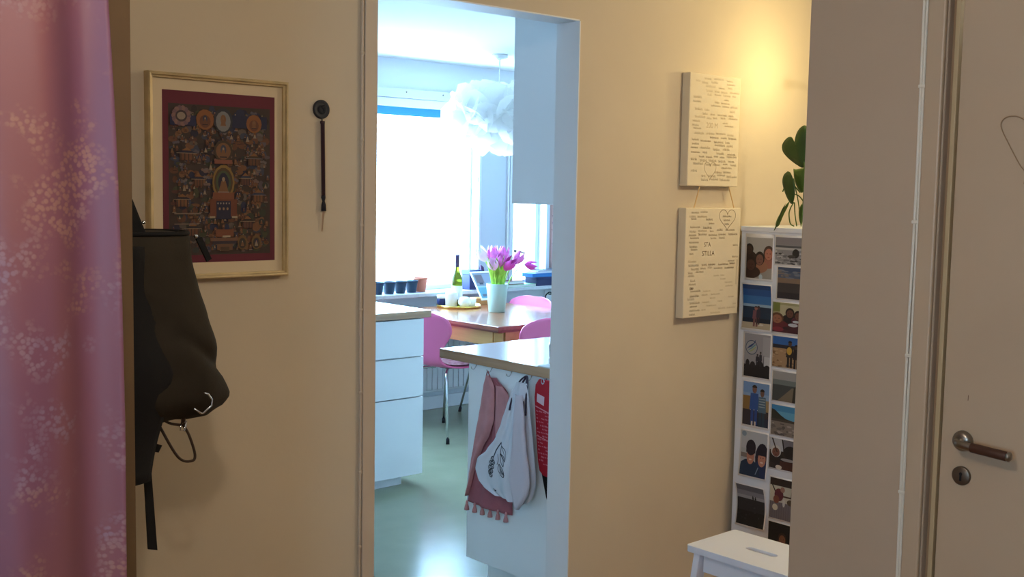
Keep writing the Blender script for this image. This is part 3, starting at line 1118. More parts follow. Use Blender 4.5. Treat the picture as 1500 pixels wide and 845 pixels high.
# ================================================================== PASSAGE: CABINET WITH PHOTOGRAPHS
CX = 3.45
cab = thing('tall_cabinet', 'white cabinet against the wall, its side covered with photo prints', 'cabinet', (3.8, 2.25, 0))
box('body', mat('cabinet_white', rgb(226, 230, 238), 0.5), CX, 4.15, 1.96, 2.543, 0.06, 1.405, cab, 0.002)
box('top_board', mat('cabinet_white', rgb(226, 230, 238), 0.5), CX - 0.004, 4.155, 1.95, 2.545, 1.405, 1.423, cab, 0.002)
box('plinth', M_CABW, CX + 0.03, 4.12, 2.0, 2.53, 0, 0.06, cab)
for y0, y1 in ((3.47, 3.80), (3.81, 4.14)):
    dr = box('door', M_CABW, y0, y1, 1.941, 1.959, 0.08, 1.395, cab, 0.002)
    b = MB()
    kx = y1 - 0.03 if y0 < 3.5 else y0 + 0.03
    b.lathe([(0.006, 0), (0.006, 0.012), (0.013, 0.02), (0.0005, 0.026)], (kx, 1.941, 0.8), 14, mtx=Matrix.Rotation(PI / 2, 3, 'X'))
    b.build('knob', M_STEEL, dr, smooth=True)


def ell(cx, cy, rx, ry, n=16, a0=0, a1=360):
    return [(cx + rx * math.cos(math.radians(a0 + (a1 - a0) * i / n)), cy + ry * math.sin(math.radians(a0 + (a1 - a0) * i / n))) for i in range(n)]


def rect(x0, y0, x1, y1):
    k = 6
    return [(x0 + (x1 - x0) * i / k, y0) for i in range(k + 1)] + [(x1, y0 + (y1 - y0) * i / k) for i in range(1, k + 1)] + [(x1 + (x0 - x1) * i / k, y1) for i in range(1, k + 1)] + [(x0, y1 + (y0 - y1) * i / k) for i in range(1, k)]


def bust(x, y, w, hgt, hair, skin, coat, hat=None):
    """flat printed head and shoulders"""
    out = [(ell(x, y - hgt * 0.36, w * 0.95, hgt * 0.30), coat), (ell(x, y + hgt * 0.03, w * 0.56, hgt * 0.33), hair), (ell(x, y - hgt * 0.03, w * 0.42, hgt * 0.26), skin)]
    if hat:
        out.append((ell(x, y + hgt * 0.10, w * 0.52, hgt * 0.24, 16, 0, 191), hat))
    out += [(ell(x - w * 0.16, y + hgt * 0.0, w * 0.06, hgt * 0.025, 8), tuple(int(k * 0.55) for k in skin)), (ell(x + w * 0.16, y + hgt * 0.0, w * 0.06, hgt * 0.025, 8), tuple(int(k * 0.55) for k in skin)), (ell(x, y - hgt * 0.16, w * 0.13, hgt * 0.02, 8), (int(skin[0] * 0.8), int(skin[1] * 0.65), int(skin[2] * 0.65)))]
    return out


def body(x, y0, w, hgt, top, legs, hair, skin):
    return [(rect(x - w * 0.35, y0, x - w * 0.05, y0 + hgt * 0.45), legs), (rect(x + w * 0.05, y0, x + w * 0.35, y0 + hgt * 0.45), legs),
            ([(x - w * 0.5, y0 + hgt * 0.38), (x + w * 0.5, y0 + hgt * 0.38), (x + w * 0.42, y0 + hgt * 0.8), (x - w * 0.42, y0 + hgt * 0.8)], top),
            (ell(x, y0 + hgt * 0.9, w * 0.24, hgt * 0.10), skin), (ell(x, y0 + hgt * 0.945, w * 0.27, hgt * 0.07, 12, 0, 200), hair)]


RP = random.Random(5)


def speckle(n, x0, x1, y0, y1, cols, s0=0.01, s1=0.05, fl=0.4):
    return [(ell(RP.uniform(x0, x1), RP.uniform(y0, y1), RP.uniform(s0, s1), RP.uniform(s0, s1) * fl, 8), RP.choice(cols)) for _ in range(n)]


def photo(label, yl, yr, z0, z1, shapes, bd=(0.005, 0.005, 0.005, 0.006), curl=0.0, tilt=0.0):
    """yl is the edge nearer the wall; bd: border left, right, top, bottom"""
    NB = 16

    def bend(v):
        x = CX - 0.0016
        if curl > 0:
            x -= curl * (1 - v) ** 2.2 + curl * 0.5 * max(0, v - 0.75) ** 2 * 4
        elif curl < 0:
            x += curl * (v ** 3) + curl * 0.6 * (1 - v) ** 3
        return x

    def surf(u, v, off):
        y = yl + (yr - yl) * u
        z = z0 + (z1 - z0) * v + tilt * (u - 0.5)
        k = min(NB - 1, max(0, int(v * NB)))
        xa, xb = bend(k / NB), bend((k + 1) / NB)
        return (xa + (xb - xa) * (v * NB - k) - off, y, z)
    t = thing('photo_print', label, 'photo', (CX, (yl + yr) / 2, z0), 'photo prints on the cabinet side')
    b = MB()
    b.grid(lambda u, v: surf(u, v, 0.0), 2, NB)
    b.build('paper', M_PAPER, t, smooth=True, solid=0.0006)
    b = MB()
    w, hgt = abs(yl - yr), z1 - z0
    u0, u1 = bd[0] / w, 1 - bd[1] / w
    v0, v1 = bd[3] / hgt, 1 - bd[2] / hgt
    i = 0
    for poly, c in shapes:
        poly = [(min(1, max(0, p)), min(1, max(0, q))) for p, q in poly]
        i += 1
        off = 0.0006 + i * 4e-6
        poly = [(u0 + (u1 - u0) * p, v0 + (v1 - v0) * q) for p, q in poly]
        if curl:
            # cut at the folds of the curled sheet so that the print follows it
            for k in range(NB):
                cl = clip_band(poly, k / NB, (k + 1) / NB)
                if len(cl) > 2:
                    b.add([surf(p, min(q, (k + 1) / NB - 1e-7), off) for p, q in cl], [tuple(range(len(cl)))], flat(*c, 0.4))
        else:
            b.add([surf(p, q, off) for p, q in poly], [tuple(range(len(poly)))], flat(*c, 0.4))
    b.build('print', None, t, fixn=False)
    return t


def clip_band(poly, lo, hi):
    def half(pl, val, keep_above):
        out = []
        for i in range(len(pl)):
            a, c = pl[i], pl[(i + 1) % len(pl)]
            ia = a[1] >= val if keep_above else a[1] <= val
            ic = c[1] >= val if keep_above else c[1] <= val
            if ia:
                out.append(a)
            if ia != ic:
                k = (val - a[1]) / (c[1] - a[1])
                out.append((a[0] + (c[0] - a[0]) * k, val))
        return out
    r = half(poly, lo, True)
    return half(r, hi, False) if len(r) > 2 else r


full = rect(0, 0, 1, 1)
# column nearer the back wall, from the top
photo('print of four smiling faces close together, topmost on the cabinet', 2.522, 2.397, 1.225, 1.397,
      [(full, (146, 144, 142)), (rect(0, 0.55, 1, 1), (166, 166, 164))] + bust(0.10, 0.70, 0.30, 0.42, (26, 20, 20), (52, 34, 30), (40, 26, 26))
      + bust(0.86, 0.62, 0.36, 0.55, (70, 50, 44), (176, 116, 98), (150, 96, 82)) + bust(0.52, 0.48, 0.34, 0.52, (30, 22, 22), (120, 82, 72), (150, 104, 82))
      + bust(0.18, 0.34, 0.40, 0.52, (36, 24, 24), (74, 46, 42), (48, 30, 30)) + [(ell(0.58, 0.04, 0.07, 0.07), (180, 200, 214))], bd=(0.006, 0.006, 0.014, 0.008))
photo('print of a person on a pale shore before blue sea, gently curled', 2.525, 2.393, 1.040, 1.214,
      [(rect(0, 0.5, 1, 1), (44, 104, 168)), (rect(0, 0.75, 1, 1), (26, 78, 142)), (rect(0, 0.9, 1, 1), (16, 58, 112)), (rect(0, 0.49, 1, 0.56), (140, 172, 196)), (rect(0, 0.12, 1, 0.5), (24, 48, 72)),
       (rect(0, 0.12, 1, 0.24), (18, 34, 52)), (rect(0, 0, 1, 0.14), (176, 164, 142)), (ell(0.66, 0.10, 0.10, 0.02), (200, 196, 188))] + body(0.47, 0.05, 0.24, 0.46, (116, 74, 84), (120, 80, 80), (40, 24, 30), (150, 100, 90)) + body(0.56, 0.10, 0.16, 0.42, (54, 48, 66), (50, 40, 52), (34, 24, 30), (80, 60, 64)),
      bd=(0.004, 0.004, 0.004, 0.008), curl=-0.012)
photo('print of a silhouetted crowd under a round logo on a pale wall', 2.517, 2.391, 0.862, 1.034,
      [(full, (150, 150, 156)), (rect(0.72, 0.45, 1, 0.95), (162, 162, 168)), (rect(0.76, 0.28, 1, 0.5), (186, 190, 194)), (rect(0.755, 0.28, 0.775, 0.52), (60, 60, 66))]
      + [(ell(0.28, 0.68, 0.235, 0.17, 24), (66, 78, 104)), (ell(0.28, 0.68, 0.21, 0.15, 24), (156, 158, 164))]
      + [([(0.08, 0.63), (0.28, 0.70), (0.42, 0.80), (0.43, 0.87), (0.36, 0.79), (0.20, 0.72)], (40, 66, 110)), ([(0.12, 0.59), (0.30, 0.655), (0.44, 0.74), (0.42, 0.77), (0.28, 0.69)], (96, 140, 146)), ([(0.16, 0.56), (0.32, 0.60), (0.45, 0.68), (0.44, 0.71), (0.30, 0.64)], (150, 160, 120))]
      + [(rect(0, 0, 1, 0.28), (26, 26, 34)), (ell(0.14, 0.30, 0.08, 0.10), (28, 28, 36)), (ell(0.34, 0.28, 0.10, 0.08), (30, 30, 38)), (ell(0.62, 0.29, 0.14, 0.10), (28, 28, 36)), (ell(0.90, 0.25, 0.10, 0.06), (24, 24, 30))]
      + body(0.52, 0.28, 0.14, 0.26, (40, 40, 52), (36, 36, 46), (24, 22, 28), (60, 52, 54)) + body(0.64, 0.26, 0.12, 0.34, (48, 48, 58), (36, 36, 46), (24, 22, 28), (70, 60, 60)), bd=(0.007, 0.005, 0.006, 0.006))
photo('print of two people in blue standing side by side under pale sky', 2.512, 2.389, 0.678, 0.853,
      [(rect(0, 0.45, 1, 1), (132, 162, 200)), (rect(0, 0.75, 1, 1), (112, 148, 196)), (rect(0, 0.34, 0.3, 0.68), (136, 106, 60)), (rect(0.82, 0.3, 1, 0.62), (150, 130, 92)), (rect(0, 0, 1, 0.36), (50, 44, 52)), (rect(0.5, 0, 1, 0.2), (34, 42, 66))]
      + body(0.44, 0.03, 0.36, 0.90, (44, 84, 154), (40, 72, 138), (28, 22, 24), (120, 84, 74)) + body(0.74, 0.0, 0.32, 0.86, (76, 104, 126), (34, 58, 76), (28, 24, 26), (110, 82, 72))
      + [(rect(0.34, 0.0, 0.40, 0.10), (206, 196, 186)), (rect(0.46, 0.0, 0.52, 0.10), (206, 196, 186))] + [(rect(0.62, 0.45 + k * 0.06, 0.86, 0.47 + k * 0.06), (150, 166, 176)) for k in range(4)], bd=(0.004, 0.004, 0.005, 0.008))
photo('print of two smiling people in dark hats and navy jackets', 2.513, 2.388, 0.491, 0.669,
      [(full, (178, 184, 192)), (rect(0, 0.35, 1, 0.60), (168, 174, 180)), (rect(0, 0.40, 0.3, 0.50), (120, 112, 108)), (ell(0.10, 0.93, 0.09, 0.06), (128, 148, 166)),
       (ell(0.82, 0.44, 0.26, 0.34), (26, 28, 50)), (ell(0.84, 0.10, 0.42, 0.30), (28, 46, 86)), (ell(0.82, 0.42, 0.15, 0.17), (182, 128, 110)), (rect(0.66, 0.50, 1.0, 0.64), (24, 25, 44)), (ell(0.82, 0.35, 0.06, 0.018), (214, 190, 180)),
       (ell(0.34, 0.06, 0.44, 0.32), (22, 46, 74)), (ell(0.38, 0.46, 0.15, 0.20), (174, 120, 102)), (ell(0.38, 0.64, 0.19, 0.18), (28, 26, 42)), (rect(0.20, 0.52, 0.56, 0.60), (32, 29, 44)), (ell(0.38, 0.37, 0.06, 0.018), (212, 190, 180)),
       (ell(0.33, 0.48, 0.02, 0.012), (70, 44, 40)), (ell(0.44, 0.48, 0.02, 0.012), (70, 44, 40)), (ell(0.77, 0.45, 0.02, 0.012), (70, 44, 40)), (ell(0.87, 0.45, 0.02, 0.012), (70, 44, 40)), ([(0.60, 0.06), (0.63, 0.06), (0.72, 0.22), (0.69, 0.23)], (120, 140, 168))],
      bd=(0.006, 0.004, 0.006, 0.006), curl=0.010)
photo('print of tiny figures on a dark hillside, its top bent out', 2.517, 2.385, 0.303, 0.466,
      [(full, (40, 40, 46)), (rect(0, 0, 1, 0.35), (26, 26, 30)), (rect(0, 0.68, 1, 1), (124, 126, 136)), (rect(0, 0.86, 1, 1), (92, 94, 104)), (rect(0, 0.66, 1, 0.74), (150, 152, 160))]
      + body(0.58, 0.62, 0.06, 0.14, (24, 24, 28), (24, 24, 28), (20, 20, 22), (30, 28, 28)) + body(0.67, 0.62, 0.06, 0.12, (24, 24, 28), (24, 24, 28), (20, 20, 22), (30, 28, 28)) + speckle(26, 0, 1, 0.05, 0.6, [(46, 46, 52), (34, 34, 38), (54, 54, 60)]),
      bd=(0.005, 0.005, 0.004, 0.006), curl=-0.022)
# column nearer the passage
photo('print of a dark head among grey surf', 2.393, 2.262, 1.288, 1.397,
      [(full, (140, 140, 144)), (rect(0, 0.72, 1, 1), (134, 130, 136)), (rect(0, 0.62, 1, 0.70), (84, 86, 92)), (rect(0, 0.54, 1, 0.62), (180, 180, 182))] + speckle(60, 0, 1, 0.0, 0.5, [(70, 70, 74), (190, 190, 192), (110, 110, 114), (48, 48, 52)], 0.02, 0.10) + [(ell(0.70, 0.42, 0.12, 0.17), (40, 38, 40)), (ell(0.56, 0.30, 0.14, 0.06), (64, 62, 64))], bd=(0.003, 0.005, 0.008, 0.004))
photo('print of a dusky cloudy sky over dark water', 2.381, 2.265, 1.164, 1.285,
      [(full, (60, 56, 60)), (rect(0, 0.66, 1, 1), (76, 90, 116)), (rect(0, 0.84, 1, 1), (58, 76, 108)), (rect(0, 0.50, 1, 0.66), (128, 108, 92)), (rect(0, 0.0, 1, 0.2), (40, 38, 48))] + speckle(16, 0, 1, 0.66, 0.95, [(110, 118, 134), (120, 112, 110)], 0.05, 0.2, 0.2), bd=(0.005, 0.005, 0.003, 0.005))
photo('print of people sharing a meal outdoors at a table with white plates', 2.394, 2.265, 1.041, 1.157,
      [(full, (150, 148, 112)), (rect(0, 0.7, 0.25, 1), (110, 120, 60)), (rect(0.25, 0.5, 1, 0.92), (178, 172, 142)), (rect(0, 0, 1, 0.36), (72, 34, 46))] + bust(0.60, 0.66, 0.28, 0.52, (34, 26, 24), (100, 64, 54), (30, 26, 34)) + bust(0.88, 0.60, 0.24, 0.5, (34, 26, 24), (100, 64, 54), (84, 36, 54))
      + bust(0.16, 0.46, 0.40, 0.56, (92, 60, 44), (150, 100, 78), (96, 34, 46)) + [(ell(0.72, 0.28, 0.17, 0.06), (196, 200, 206)), (ell(0.82, 0.40, 0.12, 0.04), (186, 196, 206)), (ell(0.5, 0.16, 0.14, 0.05), (54, 32, 42)), (ell(0.2, 0.1, 0.2, 0.08), (128, 44, 60))], bd=(0.003, 0.005, 0.003, 0.005))
photo('print of two hikers, one with a yellow pack, on sandy ground', 2.389, 2.262, 0.916, 1.037,
      [(rect(0, 0.72, 1, 1), (44, 100, 172)), (rect(0, 0.6, 1, 0.74), (40, 42, 56)), (rect(0, 0, 1, 0.62), (164, 134, 102))] + speckle(30, 0, 1, 0.0, 0.58, [(126, 98, 70), (182, 154, 122), (98, 76, 56)], 0.03, 0.10) + body(0.62, 0.02, 0.26, 0.86, (36, 32, 34), (30, 28, 34), (26, 24, 26), (80, 60, 52)) + [(ell(0.60, 0.56, 0.09, 0.13), (196, 158, 66))] + body(0.85, 0.0, 0.24, 0.78, (26, 26, 34), (24, 24, 30), (22, 20, 24), (70, 56, 50)), bd=(0.003, 0.005, 0.006, 0.004))
photo('print of a misty grey road running into hills', 2.384, 2.262, 0.792, 0.910,
      [(full, (138, 140, 140)), (rect(0, 0.55, 1, 0.72), (112, 122, 122)), (rect(0, 0, 1, 0.55), (66, 72, 74)), ([(0.2, 0), (0.75, 0), (0.86, 0.45), (0.74, 0.5)], (118, 108, 92)), ([(0.75, 0), (1, 0), (1, 0.7), (0.80, 0.5)], (48, 46, 42)), (rect(0, 0.72, 1, 1), (156, 156, 156))], bd=(0.004, 0.005, 0.006, 0.004))
photo('print of a dark hill under bright blue sky and stony ground', 2.384, 2.262, 0.666, 0.786,
      [(rect(0, 0.5, 1, 1), (92, 160, 196)), (rect(0, 0.8, 1, 1), (64, 136, 184)), ([(0, 0.52), (0, 0.86), (0.12, 0.84), (0.35, 0.68), (0.55, 0.58), (0.8, 0.54), (0.8, 0.5)], (50, 52, 46)), (rect(0, 0.44, 1, 0.54), (70, 64, 58)), (rect(0, 0, 1, 0.46), (130, 120, 112))] + speckle(30, 0, 1, 0.0, 0.4, [(160, 150, 142), (104, 96, 92), (90, 84, 80)], 0.03, 0.12) + [(rect(0.88, 0.28, 0.95, 0.6), (30, 28, 30))], bd=(0.004, 0.005, 0.006, 0.004))
photo('print of a person in a white hood beside dark bare branches', 2.386, 2.262, 0.540, 0.661,
      [(full, (46, 36, 38)), (rect(0, 0.6, 0.5, 1), (178, 180, 186)), (rect(0.5, 0.6, 1, 1), (110, 108, 116))] + bust(0.24, 0.56, 0.34, 0.60, (196, 194, 190), (120, 78, 66), (34, 28, 30)) + [([(0.06, 1), (0.12, 1), (0.3, 0.55), (0.26, 0.55)], (58, 44, 40)), ([(0.44, 1), (0.49, 1), (0.58, 0.5), (0.54, 0.5)], (30, 24, 26)), (ell(0.78, 0.6, 0.26, 0.22), (30, 26, 32)), (ell(0.68, 0.34, 0.26, 0.05), (150, 148, 150)), (rect(0.4, 0, 1, 0.28), (72, 42, 38)), (ell(0.36, 0.06, 0.12, 0.07), (208, 204, 196))], bd=(0.004, 0.005, 0.004, 0.006))
photo('print of a person in maroon seated on a plank deck', 2.377, 2.260, 0.355, 0.516,
      [(full, (190, 186, 168)), (rect(0, 0.82, 1, 1), (46, 36, 34)), (rect(0, 0, 1, 0.42), (112, 104, 108)), ([(0.05, 0.84), (0.10, 0.84), (0.3, 0.6), (0.26, 0.58)], (40, 32, 30)), ([(0.86, 0.84), (0.93, 0.84), (0.88, 0.56), (0.82, 0.56)], (40, 32, 30)), (rect(0.5, 0.56, 1, 0.60), (70, 52, 44))]
      + [(rect(0.02 + 0.09 * k, 0, 0.03 + 0.09 * k, 0.40), (84, 76, 82)) for k in range(11)] + [(ell(0.36, 0.60, 0.18, 0.16), (96, 42, 52)), (ell(0.50, 0.74, 0.09, 0.07), (150, 110, 96)), (ell(0.26, 0.48, 0.12, 0.10), (122, 70, 54)), (ell(0.22, 0.28, 0.11, 0.08), (208, 196, 170)), (ell(0.56, 0.42, 0.05, 0.10), (200, 196, 190)), (ell(0.86, 0.46, 0.18, 0.08), (84, 70, 54))], bd=(0.004, 0.005, 0.005, 0.006))
photo('print of one dimly lit face on black, lowest on the cabinet', 2.377, 2.260, 0.232, 0.349,
      [(full, (20, 18, 20))] + bust(0.56, 0.48, 0.30, 0.62, (54, 36, 30), (128, 82, 62), (70, 44, 34)), bd=(0.003, 0.005, 0.003, 0.005))

# ================================================================== PASSAGE: PLANT, STOOL, LAMPS
pl = thing('potted_plant', 'climbing plant with dark heart-shaped leaves on top of the cabinet', 'plant', (3.57, 2.17, 1.423))
b = MB()
b.lathe([(0.055, 0.0), (0.062, 0.004), (0.078, 0.12), (0.084, 0.125), (0.084, 0.14), (0.074, 0.14), (0.07, 0.115), (0.0005, 0.115)], (3.57, 2.17, 1.4232), 28)
b.build('pot', M_CERAM, pl, smooth=True)
b = MB()
b.lathe([(0.07, 0.116), (0.0005, 0.12)], (3.57, 2.17, 1.4232), 20)
b.build('soil', M_SOIL, pl)
def lp3(y, z, x):
    return (x, y, z)


def leaf(outline, x, m, fold=0.012, stem=None):
    pts = [lp3(y, z, x) for y, z in outline]
    cy = sum(p[1] for p in pts) / len(pts)
    cz = sum(p[2] for p in pts) / len(pts)
    r = max(math.hypot(p[1] - cy, p[2] - cz) for p in pts)
    b = MB()
    n = len(pts)
    vs = [(x - fold * 0.2, cy, cz)]
    fs = []
    for ring in (0.35, 0.7, 1.0):
        for p in pts:
            d = math.hypot(p[1] - cy, p[2] - cz) / r * ring
            vs.append((x + fold * (d ** 2) + 0.004 * math.sin((p[1] - cy) * 60) * ring, cy + (p[1] - cy) * ring, cz + (p[2] - cz) * ring))
    for i in range(n):
        fs.append((0, 1 + i, 1 + (i + 1) % n))
        for k in range(2):
            fs.append((1 + k * n + i, 1 + (k + 1) * n + i, 1 + (k + 1) * n + (i + 1) % n, 1 + k * n + (i + 1) % n))
    b.add(vs, fs)
    return b.build('leaf', m, pl, smooth=True, solid=0.0012)


def sp2(pts, n=4):
    q = [Vector((p[0], p[1])) for p in pts]
    q = q + [q[0]]
    return [tuple(v) for v in smooth_path([(a.x, a.y, 0) for a in q], n)[:-1]]


def closed(pts):
    return [(v[0], v[1]) for v in sp2(pts)]


# big heart leaf, two mid leaves, narrow drooping ones
leaf(closed([(2.340, 1.722), (2.352, 1.745), (2.372, 1.745), (2.391, 1.722), (2.388, 1.695), (2.362, 1.668), (2.325, 1.646), (2.302, 1.638), (2.285, 1.655), (2.276, 1.70), (2.28, 1.755), (2.298, 1.786), (2.320, 1.778), (2.335, 1.755)]), 3.462, M_LEAF)
leaf(closed([(2.362, 1.625), (2.378, 1.612), (2.381, 1.585), (2.366, 1.545), (2.345, 1.513), (2.332, 1.512), (2.322, 1.545), (2.326, 1.585), (2.345, 1.618)]), 3.455, M_LEAF, 0.008)
leaf(closed([(2.352, 1.635), (2.340, 1.632), (2.325, 1.634), (2.30, 1.634), (2.29, 1.60), (2.30, 1.56), (2.315, 1.55), (2.335, 1.575), (2.346, 1.605)]), 3.475, M_LEAF2, 0.008)
leaf(closed([(2.340, 1.520), (2.362, 1.495), (2.392, 1.455), (2.400, 1.428), (2.385, 1.430), (2.366, 1.462), (2.345, 1.500)]), 3.45, M_LEAF2, 0.004)
leaf(closed([(2.342, 1.51), (2.358, 1.485), (2.378, 1.440), (2.392, 1.412), (2.380, 1.425), (2.360, 1.465)]), 3.430, M_LEAF, 0.003)
leaf(closed([(2.306, 1.510), (2.316, 1.49), (2.314, 1.455), (2.304, 1.436), (2.296, 1.46), (2.298, 1.495)]), 3.472, M_LEAF2, 0.004)
for pts in ([(2.30, 1.43), (2.312, 1.50), (2.325, 1.55), (2.34, 1.60)], [(2.335, 1.515), (2.352, 1.48), (2.346, 1.44), (2.33, 1.43)], [(2.332, 1.515), (2.327, 1.47), (2.318, 1.43)], [(2.30, 1.44), (2.295, 1.55), (2.298, 1.66)], [(2.31, 1.55), (2.345, 1.58), (2.372, 1.572), (2.383, 1.552)], [(2.28, 1.50), (2.31, 1.535), (2.335, 1.545)]):
    b = MB()
    b.tube(smooth_path([lp3(y, z, 3.468) for y, z in pts], 5), 0.0022, 6)
    b.build('stem', M_LEAF2, pl, smooth=True)

# step stool with a hand hole
st = thing('step_stool', 'white wooden step stool with a hand hole beside the cabinet', 'stool', (2.7225, 1.895, 0))
M_STOOL = mat('white_lacquered_wood', rgb(226, 230, 240), 0.4)
cu = bpy.data.curves.new('stool_top', 'CURVE')
cu.dimensions = '2D'
cu.fill_mode = 'BOTH'
cu.extrude = 0.009
cu.bevel_depth = 0.001


def poly_spline(pts):
    s = cu.splines.new('POLY')
    s.points.add(len(pts) - 1)
    for p, q in zip(s.points, pts):
        p.co = (q[0], q[1], 0, 1)
    s.use_cyclic_u = True


HX, HY = 0.118, 0.184
cor = []
for sx, sy, a0 in ((1, 1, 0), (-1, 1, 90), (-1, -1, 180), (1, -1, 270)):
    for k in range(5):
        a = math.radians(a0 + 22.5 * k)
        cor.append((sx * (HX - 0.01) + 0.01 * math.cos(a), sy * (HY - 0.01) + 0.01 * math.sin(a)))
poly_spline(cor)
cap = [(0.014 * math.cos(math.radians(a)), 0.04 + 0.014 * math.sin(math.radians(a))) for a in range(0, 181, 20)] + [(0.014 * math.cos(math.radians(a)), -0.04 + 0.014 * math.sin(math.radians(a))) for a in range(180, 361, 20)]
poly_spline(cap)
tmp = bpy.data.objects.new('tmp', cu)
COL.objects.link(tmp)
me = bpy.data.meshes.new_from_object(tmp.evaluated_get(bpy.context.evaluated_depsgraph_get()))
bpy.data.objects.remove(tmp)
me.name = 'top_board'
me.materials.clear()
me.materials.append(M_STOOL)
top_o = bpy.data.objects.new('top_board', me)
COL.objects.link(top_o)
top_o.parent = st
top_o.location = (0, 0, 0.491)
for sx in (-1, 1):
    for sy in (-1, 1):
        b = MB()
        x0, y0 = 2.7225 + sx * 0.092, 1.895 + sy * 0.150
        x1, y1 = 2.7225 + sx * (0.125 if sx > 0 else 0.150), 1.895 + sy * 0.178
        vs = []
        for (x, y, z) in ((x1, y1, 0.0), (x0, y0, 0.4815)):
            for ax, ay in ((-1, -1), (1, -1), (1, 1), (-1, 1)):
                vs.append((x + ax * 0.019, y + ay * 0.011, z))
        b.add(vs, [(0, 1, 2, 3), (4, 5, 6, 7), (0, 1, 5, 4), (1, 2, 6, 5), (2, 3, 7, 6), (3, 0, 4, 7)])
        b.build('leg', M_STOOL, st, bevel=0.002)
box('apron', M_STOOL, 2.624, 2.640, 1.76, 2.03, 0.425, 0.4815, st, 0.002)
box('apron', M_STOOL, 2.806, 2.822, 1.76, 2.03, 0.425, 0.4815, st, 0.002)
for y in (1.736, 2.052):
    box('side_rail', M_STOOL, 2.634, 2.812, y - 0.008, y + 0.008, 0.43, 0.4815, st, 0.002)
    box('side_rail', M_STOOL, 2.60, 2.83, y - 0.008 + (0.012 if y > 1.9 else -0.012), y + 0.008 + (0.012 if y > 1.9 else -0.012), 0.20, 0.235, st, 0.002)
box('step_board', M_STOOL, 2.545, 2.74, 1.725, 2.065, 0.235, 0.253, st, 0.003)

# the lamps that light hall and passage (above and behind the walls)
M_BULB = mat('warm_bulb', (1, 0.8, 0.55, 1), 0.4, emis=((1.0, 0.75, 0.45, 1), 6.0))
M_SHADE = mat('white_lamp_shade', rgb(238, 230, 214), 0.6)


def ceiling_lamp(x, y, zl, label):
    t = thing('ceiling_lamp', label, 'lamp', (x, y, HALL_Z))
    b = MB()
    b.lathe([(0.05, 0), (0.05, -0.015), (0.01, -0.03), (0.0005, -0.03)], (x, y, HALL_Z), 20)
    b.build('ceiling_cup', M_SHADE, t, smooth=True)
    b = MB()
    b.tube([(x, y, HALL_Z - 0.03), (x, y, zl + 0.11)], 0.006, 8)
    b.build('stem', M_STEEL, t)
    b = MB()
    b.lathe([(0.018, 0.11), (0.018, 0.095), (0.022, 0.09), (0.0005, 0.088)], (x, y, zl), 16)
    b.build('socket', M_STEEL, t, smooth=True)


ceiling_lamp(3.45, 1.1, 2.17, 'small ceiling lamp in the passage behind the door wall')
ceiling_lamp(0.45, 0.80, 2.15, 'small ceiling lamp in the hall near the curtain')
cl_ = thing('clip_lamp', 'small lamp with a bent arm standing on the photo cabinet', 'lamp', (3.85, 2.3, 1.423))
b = MB()
b.lathe([(0.06, 0), (0.06, 0.012), (0.01, 0.02), (0.0005, 0.02)], (3.85, 2.3, 1.4232), 20)
b.build('base', M_STEEL, cl_, smooth=True)
b = MB()
b.tube(smooth_path([(3.85, 2.3, 1.44), (3.87, 2.3, 1.75), (3.83, 2.3, 1.96), (3.75, 2.3, 2.0), (3.69, 2.3, 2.0)], 6), 0.006, 8)
b.build('arm', M_STEEL, cl_, smooth=True)
b = MB()
b.tube([(3.70, 2.3, 2.0), (3.66, 2.3, 2.0)], 0.016, 12)
b.build('socket', M_STEEL, cl_, smooth=True)

# ================================================================== KITCHEN: CABINETS AND WORKTOPS
# run on the left, seen past the doorway edge
kc = thing('drawer_cabinet', 'white drawer cabinet under the oak worktop on the left', 'cabinet', (3.15, 4.9, 0))
box('carcass', M_CABW, 2.75, 3.5625, 4.622, 5.19, 0.06, 0.872, kc, 0.001)
for z0, z1 in ((0.676, 0.868), (0.466, 0.6705), (0.056, 0.4605)):
    b = MB()
    b.box(2.755, 3.5620, 4.602, 4.6205, z0, z1)
    dr = b.build('drawer_front', M_CABW, kc, bevel=0.0015)
    b = MB()
    b.box(2.80, 3.52, 4.598, 4.606, z1 - 0.004, z1)
    b.build('grip_edge', M_CABW, dr)
box('plinth', M_CABW, 2.75, 3.47, 4.66, 5.10, 0.0, 0.06, kc)
tag(box('worktop', M_OAK, 2.70, 3.603, 4.592, 5.215, 0.8735, 0.91, bevel=0.002), 'pale oak worktop on the white drawer cabinet', 'worktop')

# run on the right, its end panel towards the doorway
ic = thing('base_cabinet', 'white base cabinet end panel where the bags hang', 'cabinet', (3.3, 3.0, 0))
PXF = 2.79
box('end_panel', M_CABW, PXF, PXF + 0.016, DB + 0.001, 3.318, 0.104, 0.873, ic, 0.001)
box('carcass', M_CABW, PXF + 0.0165, 4.20, DB + 0.001, 3.296, 0.106, 0.873, ic)
for x0 in (2.808, 3.275, 3.742):
    box('door', M_CABW, x0, x0 + 0.462, 3.297, 3.317, 0.108, 0.870, ic, 0.0015)
box('plinth', M_CABW, 2.842, 4.20, DB + 0.001, 3.245, 0.0, 0.104, ic)
wt = tag(box('worktop', M_OAKY, 2.7745, 4.22, DB + 0.001, 3.482, 0.8735, 0.91, bevel=0.002), 'oak worktop jutting out above the hanging bags', 'worktop')
uc = thing('wall_cabinet', 'white wall cabinet hanging above the worktop with the bags', 'cabinet', (3.4, 2.88, 1.49))
box('end_panel', M_CABW, PXF, PXF + 0.016, DB + 0.001, 3.088, 1.491, 2.30, uc, 0.001)
box('carcass', M_CABW, PXF + 0.0165, 4.20, DB + 0.001, 3.068, 1.493, 2.298, uc)
for x0 in (2.808, 3.275, 3.742):
    box('door', M_CABW, x0, x0 + 0.462, 3.069, 3.088, 1.493, 2.298, uc, 0.0015)

